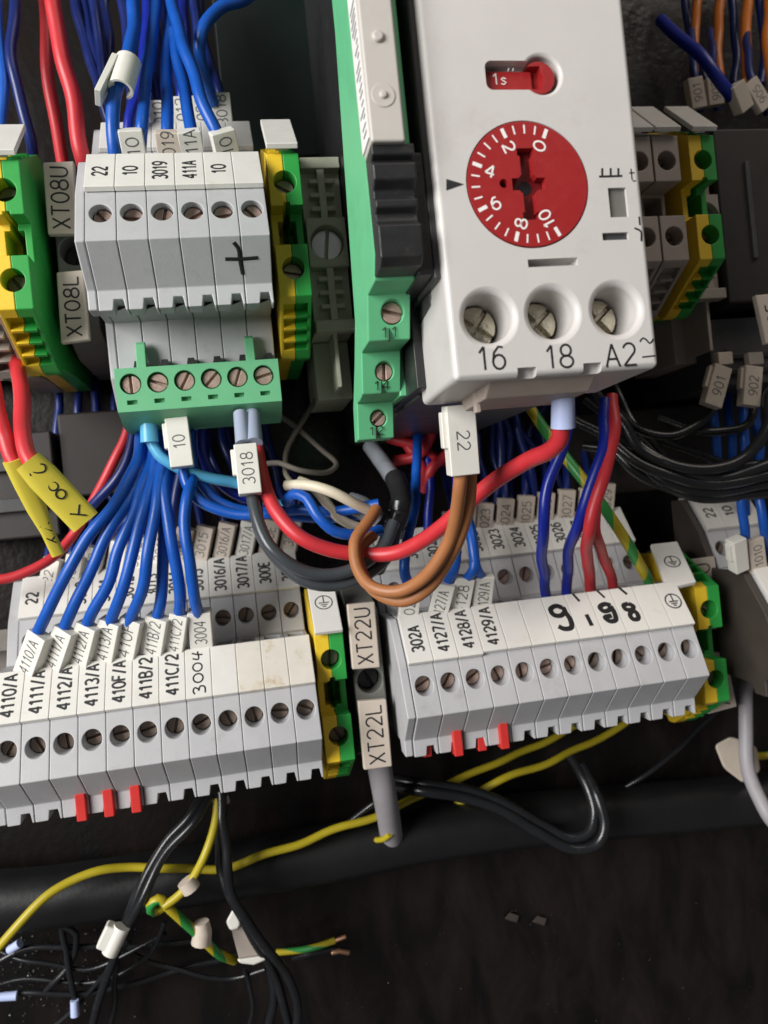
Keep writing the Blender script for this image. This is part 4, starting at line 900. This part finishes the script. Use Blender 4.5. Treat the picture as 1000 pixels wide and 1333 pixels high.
# ------------------------------------------------------------------ lower wires, hose and scraps
solid('black_hose', G().tube(spline([at(-80, 1178, 10), at(60, 1168, 10), at(250, 1140, 10), at(420, 1112, 10), at(560, 1085, 9), at(700, 1066, 8), at(860, 1052, 8), at(1100, 1030, 8)], 3), 6.8, 20), 'hose', at(250, 1140, 4),
      'thick black hose running across below the terminal rows', 'hose', angle=60)
gy_ = wire('yellow', .95, [(-30, 1262, 26), (20, 1208, 26), (70, 1160, 24), (118, 1136, 22), (170, 1129, 20), (230, 1131, 20), (290, 1130, 20), (350, 1112, 20), (420, 1086, 18), (490, 1062, 16), (560, 1030, 12), (640, 996, 9), (700, 970, 6), (790, 925, 5)], 'long yellow wire curving across the lower left')
wire('yellow', .95, [(570, 1066, 5), (600, 1044, 9), (632, 1026, 12), (670, 1008, 12), (720, 990, 10), (800, 950, 6), (850, 915, 6)], 'shorter yellow wire under the lower right row')
for i, pts in enumerate(([(266, 1030, 26), (248, 1062, 28), (216, 1096, 28), (190, 1140, 28), (172, 1188, 28), (154, 1222, 26)], [(274, 1034, 26), (254, 1068, 29), (222, 1104, 29), (196, 1146, 29), (176, 1190, 29), (158, 1224, 26)], [(262, 1036, 22), (238, 1076, 24), (206, 1110, 25), (182, 1156, 25), (164, 1200, 24), (148, 1250, 18), (126, 1310, 12), (118, 1345, 10)])):
    wire('black', .95, pts, ['left black wire hanging to the white clip, lower left', 'right black wire hanging to the white clip, lower left', 'black wire passing behind the white clip, lower left'][i], 'black wires hanging below the lower left row')
def blob(pts, z0, z1): return G().add([at(x, y, z) for z in (z0, z1) for x, y in pts], [list(range(len(pts))), list(range(len(pts), 2 * len(pts)))[::-1]] + [[i, (i + 1) % len(pts), len(pts) + (i + 1) % len(pts), len(pts) + i] for i in range(len(pts))])
t = thing('white_clip', 'white wire clip on the black pair at lower left', 'clip', at(145, 1222, 24))
ca = at(152, 1204, 29); cb = at(136, 1238, 29); ey = (ca - cb).normalized(); ez = (Vector((0, 0, 1)) - ey * ey.z).normalized(); ex = ey.cross(ez)
apart('clip_body', G().box(-2.0, 1.2, -2.6, 2.6, -2, 1.2).frame((ca + cb) / 2, ex, ey, ez), 'tag_white', t, bevel=.5)
apart('clip_tube', G().tube([(ca + cb) / 2 + ex * 1.2 + ey * q for q in (-3, 0, 3)], 1.7, 14), 'tag_white', t, angle=60)
w = wire('yellow', .9, [(284, 1040, 26), (280, 1075, 28), (268, 1110, 30), (252, 1140, 30), (234, 1164, 30), (214, 1180, 30)], 'short yellow wire falling to the green bent end')
apart('collar', G().tube([at(242, 1146, 30), at(246, 1152, 30), at(250, 1158, 30)], 2.0, 12), 'tag_beige', w, angle=60)
w = gy_wire(1.05, [(214, 1180, 28), (200, 1187, 29), (196, 1180, 30), (206, 1170, 30), (222, 1184, 29), (244, 1204, 27), (266, 1224, 25), (285, 1242, 22), (305, 1250, 18)], 'green and yellow bent wire end at the lower left', twist=.5)
apart('collar', G().tube([at(262, 1200, 26), at(264, 1212, 26), at(262, 1228, 26)], lambda t: 1.7 + .5 * t, 12), 'tag_beige', w, angle=60)
for i, pts in enumerate(([(288, 1030, 26), (292, 1080, 28), (296, 1130, 28), (304, 1172, 28), (326, 1204, 27), (352, 1240, 25), (378, 1280, 22), (388, 1320, 20), (384, 1350, 20)], [(294, 1030, 24), (288, 1080, 26), (288, 1130, 26), (300, 1166, 27), (322, 1210, 25), (346, 1248, 22), (366, 1290, 20), (380, 1350, 18)], [(352, 1246, 20), (356, 1280, 18), (350, 1345, 14)])):
    wire('black', 1.05, pts, ['front black wire hanging past the brown tag', 'rear black wire hanging past the brown tag', 'short black tail below the brown tag'][i], 'black wires hanging past the brown tag')
t = thing('torn_tag', 'torn brown tag with a white rim and white tip', 'tag', at(320, 1220, 22))
apart('tag_sheet', blob([(300, 1206), (318, 1198), (334, 1212), (346, 1246), (312, 1250)], 21, 22.4), 'beige_plastic', t, bevel=.3)
apart('white_tip', blob([(294, 1200), (304, 1182), (314, 1190), (312, 1208), (300, 1212)], 21.5, 25), 'tag_white', t, bevel=.6)
apart('white_rim', blob([(308, 1248), (344, 1243), (347, 1250), (330, 1256), (312, 1254)], 21.2, 23.6), 'tag_white', t, bevel=.5)
solid('tie_mount', blob([(274, 1040), (298, 1034), (300, 1046), (288, 1048), (284, 1056), (278, 1047)], 22, 26), 'tag_beige', at(286, 1042, 22), 'small beige tie mount under the foot of the lower left row', 'tie mount', bevel=.5)
thin = [([(-10, 1255, 8), (30, 1238, 8), (80, 1232, 8), (170, 1232, 7), (260, 1224, 5)], 'thin black wire lying along the plate at the lower left'), ([(80, 1206, 10), (86, 1250, 10), (94, 1285, 10), (98, 1308, 9)], 'thin black wire ending in a pale blue ferrule, lower left'),
        ([(-10, 1298, 8), (40, 1292, 8), (120, 1292, 8), (180, 1278, 7), (260, 1256, 5), (320, 1240, 4)], 'thin black wire with a ferrule at the left edge'), ([(60, 1290, 8), (90, 1255, 9), (100, 1215, 10), (82, 1206, 10)], 'thin black wire bent over at the lower left'),
        ([(142, 1345, 8), (150, 1290, 10), (150, 1244, 16), (150, 1225, 22)], 'thin black wire dropping below the white clip')]
for i, (pts, lab) in enumerate(thin):
    w = wire('black', .7, pts, lab, 'thin loose black wires, lower left')
    if i == 0: ferrule(w, (12, 1237, 9), (26, 1228, 10), 1.0)
    if i == 1: ferrule(w, (97, 1302, 10), (98, 1322, 10), 1.0)
    if i == 2: ferrule(w, (-2, 1298, 9), (22, 1296, 9), 1.0)
for i, pts in enumerate(([(-10, 1235, 6), (40, 1250, 8), (110, 1262, 9), (170, 1240, 10), (215, 1215, 12)], [(60, 1345, 6), (110, 1300, 8), (140, 1262, 12), (168, 1225, 16)], [(215, 1200, 14), (190, 1250, 10), (120, 1278, 8), (30, 1275, 6), (-10, 1284, 6)], [(170, 1240, 8), (230, 1262, 8), (300, 1275, 8), (345, 1262, 10)], [(318, 1262, 10), (330, 1300, 8), (322, 1345, 6)])):
    wire('black', .55, pts, ['thin black strand under the white clip, upper one', 'thin black strand rising from the bottom edge to the white clip', 'thin black strand doubling back to the left edge', 'thin black strand passing under the brown tag', 'thin black strand dropping to the bottom edge below the brown tag'][i], 'thin black strands, lower left')
w = gy_wire(.8, [(360, 1240, 3), (396, 1236, 4), (420, 1230, 5), (436, 1224, 5)], 'stripped yellow wire end lying on the plate', twist=.4)
apart('bare_strands', G().tube([at(434, 1225, 5), at(442, 1222, 5.5), at(450, 1219, 5.5)], .5, 8), 'copper_strand', w)
w = wire('black', .7, [(380, 1248, 3), (410, 1240, 3.5), (440, 1236, 4), (456, 1238, 4)], 'black wire end with copper strands lying on the plate')
apart('bare_strands', G().tube([at(432, 1240, 5), at(442, 1238, 5.5), at(454, 1240, 5)], .6, 8), 'copper_strand', w)
# grey sheath below the XT22 clamp, black loop
w = solid('grey_sheath', G().tube(spline([at(492, 985, 26), at(500, 1030, 24), at(507, 1070, 18), at(513, 1112, 8)]), 2.8, 18), 'cable_grey', at(500, 1030, 20), 'grey cable sheath hanging below the XT22L plate', 'sheath', angle=60)
gy_wire(.7, [(508, 1086, 20), (500, 1092, 18), (486, 1094, 14), (470, 1098, 10)], 'green wire peeping out of the grey sheath', twist=.3)
for i, pts in enumerate(([(490, 1022, 8), (520, 1026, 14), (552, 1030, 18), (600, 1036, 18), (650, 1052, 19), (700, 1084, 20), (745, 1106, 21), (778, 1098, 22), (788, 1074, 22), (778, 1036, 20), (758, 996, 14)], [(495, 1012, 8), (525, 1017, 13), (560, 1022, 16), (610, 1030, 17), (660, 1046, 18), (706, 1074, 19), (742, 1092, 20), (766, 1086, 21), (774, 1060, 20), (764, 1020, 17), (744, 985, 12)])):
    wire('black', 1.35, pts, ['outer black wire of the loop below the lower right row', 'inner black wire of the loop below the lower right row'][i], 'black loop below the lower right row')
wire('black', .7, [(770, 1056, 4), (826, 1018, 9), (870, 986, 10), (905, 955, 9), (950, 905, 8)], 'thin black wire under the earth block, lower right'); wire('black', .8, [(430, 1088, 12), (460, 1066, 14), (488, 1046, 16), (520, 1020, 12)], 'thin black wire passing behind the grey sheath')
for i, (x, y) in enumerate(((666, 1194), (702, 1198))):
    solid('paint_chip', blob([(x - 9, y + 2), (x - 2, y - 6), (x + 10, y - 2), (x + 7, y + 7), (x - 3, y + 4)], .4, 1.2), 'brown_plastic', at(x, y, .2), ['left pale chip lying on the dark plate', 'right pale chip lying on the dark plate'][i], 'chip', bevel=.15)

# ------------------------------------------------------------------ devices in the shade
def device(name, label, x0, x1, y0, y1, z1, m, cat, extra=()):
    t = thing(name, label, cat, ((x0 + x1) / 2, y0, 0))
    apart('housing', G().box(x0, x1, y0, y1, .3, z1), m, t, bevel=.6)
    for e in extra: apart(e[0], G().box(*e[1:7]), e[7], t, bevel=.25)
    return t
a = at(84, 648, 16); b = at(166, 532, 16)
device('brown_duct_end', 'brown duct end in the shade left of the blue fan', a.x, b.x, a.y, b.y, 16, 'duct', 'duct')
a = at(-60, 710, 18); b = at(66, 560, 18)
device('dark_contactor', 'dark contactor behind the yellow sleeves', a.x, b.x, a.y, b.y, 18, 'device_dark', 'contactor', [('cover_strip', a.x + 2, b.x - 3, a.y + 6, a.y + 9, 17, 20, 'dark_grey'), ('cover_strip', a.x + 2, b.x - 3, a.y + 15, a.y + 18, 17, 20, 'dark_grey')])
a = at(740, 650, 14); b = at(990, 520, 14)
device('brown_cable_duct', 'brown cable duct wall behind the black wire bundle', a.x, b.x, a.y, b.y, 14, 'duct', 'duct')
a = at(950, 395, 40); b = at(1090, 165, 40)
device('dark_module', 'dark module at the right edge beside the shaded earth block', a.x, b.x, a.y, b.y, 40, 'device_dark', 'module', [('side_groove', a.x + 7, a.x + 8.2, a.y + 10, b.y - 8, 39, 40.8, 'dark_grey'), ('foot', a.x - 2, b.x, a.y - 18, a.y - 2, .4, 34, 'dark_grey'),
       ('foot_ledge', a.x - 1, b.x, a.y - 12, a.y - 10.6, 33, 34.8, 'device_dark'), ('foot_ledge', a.x - 1, b.x, a.y - 15.6, a.y - 14.2, 33, 34.8, 'device_dark')])
w = thing('beige_tag', 'slanted beige tag cut by the right picture edge', 'tag', at(995, 415, 46)); label_plate(w, [at(984, 384, 48), at(1024, 380, 48), at(1036, 440, 48), at(998, 448, 48)], 1.6, '905', lw=.6)

# beige terminal blocks in the shade right of the relay
def beige_block(x, yc, z, label):
    t = thing('beige_terminal', label, 'terminal block', (x, yc, 8), 'beige terminal blocks in the shade'); b = Vector((x, yc, 8))
    p = [(3.6, -7), (3.6, 0), (13.2, 0), (14.6, -2.6), (21.4, -15.2), (21.0, -18), (19.5, -30), (19.5, 8 - z), (-19.5, 8 - z), (-19.5, -30), (-21, -18), (-21.4, -15.2), (-14.6, -2.6), (-13.2, 0), (-3.6, 0), (-3.6, -7)]
    hol = [G().cyl((0, 8.0), 2.0, -5, 5, 24), G().cyl((0, -8.0), 2.0, -5, 5, 24), G().box(-2.1, 2.1, -3, 3, -14, 2), G().prism([(-14.6, -1), (-20.8, -12.6), (-19, -14.6), (-13.2, -3.8)], 'x', -2.1, 2.1)]
    k = ('beige', z)
    if k not in TB:
        TB[k] = mesh(G().prism(p, 'x', -3.0, 3.0), .25, 2, hol)
        TB[(k, 'r')] = []
        for q in range(3):
            t_ = .2 + q * .27; y = 14.2 + 6 * t_; zz = -2.6 - 10.6 * t_
            TB[(k, 'r')].append(mesh(G().prism([(-(y - 1.4), zz - .9), (-(y + .5), zz + .5), (-(y + .8), zz - .2), (-(y - .8), zz - 2.0)], 'x', -1.6, 1.6), .15, 1))
    part('housing', TB[k], 'beige_plastic', t, (0, 0, z - 8))
    for q in TB[(k, 'r')]: part('rib', q, 'beige_plastic', t, (0, 0, z - 8))
    for s in (8.0, -8.0): screw(t, (0, s, z - 8 - 3.4), 1.8, 'screw_brown')
    if 'earth_mk' in MK: part('marker', MK['earth_mk'], 'marker_white', t, (0, 0, z - 8))
beige_block(93.5, 59.8, 52, 'beige terminal block right beside the white relay')
beige_block(87.2, 59.8, 52, 'beige terminal block mostly hidden behind the white relay')
rib_clamp(105.4, 112.5, 59.8, 40, 'beige ribbed end clamp right of the shaded earth block', 'beige_plastic')
beige_block(-43.2, 55.2, 52, 'beige terminal block at the left picture edge')

# small steel chips added to stand in for glints off the plate
rn = random.Random(11); g = G()
for k in range(420):
    if k < 330: p = at(rn.gauss(55, 55), rn.gauss(1262, 34), .25)
    else: p = at(rn.uniform(150, 980), rn.uniform(1170, 1330), .1)
    r = rn.uniform(.1, .34) * (1 if k < 330 else .45); a = rn.uniform(0, 6.28); q = []
    for j in range(3): q.append(p + Vector((r * math.cos(a + j * 2.1) * rn.uniform(.5, 1.3), r * math.sin(a + j * 2.1) * rn.uniform(.5, 1.3), rn.uniform(0, .18))))
    g.add(q + [p + Vector((0, 0, rn.uniform(.2, .4)))], [[0, 1, 2], [0, 1, 3], [1, 2, 3], [2, 0, 3]])
solid('glint_chips', g, 'steel', at(55, 1262, 0), 'small steel chips scattered as glints over the dark plate', 'glints', kind='stuff')

a = at(296, 205, 9); b = at(436, -60, 9)
device('dark_teal_box', 'smooth dark teal box in the gap left of the slim green relay', a.x, b.x, a.y, b.y, 9, 'teal_dark', 'box')
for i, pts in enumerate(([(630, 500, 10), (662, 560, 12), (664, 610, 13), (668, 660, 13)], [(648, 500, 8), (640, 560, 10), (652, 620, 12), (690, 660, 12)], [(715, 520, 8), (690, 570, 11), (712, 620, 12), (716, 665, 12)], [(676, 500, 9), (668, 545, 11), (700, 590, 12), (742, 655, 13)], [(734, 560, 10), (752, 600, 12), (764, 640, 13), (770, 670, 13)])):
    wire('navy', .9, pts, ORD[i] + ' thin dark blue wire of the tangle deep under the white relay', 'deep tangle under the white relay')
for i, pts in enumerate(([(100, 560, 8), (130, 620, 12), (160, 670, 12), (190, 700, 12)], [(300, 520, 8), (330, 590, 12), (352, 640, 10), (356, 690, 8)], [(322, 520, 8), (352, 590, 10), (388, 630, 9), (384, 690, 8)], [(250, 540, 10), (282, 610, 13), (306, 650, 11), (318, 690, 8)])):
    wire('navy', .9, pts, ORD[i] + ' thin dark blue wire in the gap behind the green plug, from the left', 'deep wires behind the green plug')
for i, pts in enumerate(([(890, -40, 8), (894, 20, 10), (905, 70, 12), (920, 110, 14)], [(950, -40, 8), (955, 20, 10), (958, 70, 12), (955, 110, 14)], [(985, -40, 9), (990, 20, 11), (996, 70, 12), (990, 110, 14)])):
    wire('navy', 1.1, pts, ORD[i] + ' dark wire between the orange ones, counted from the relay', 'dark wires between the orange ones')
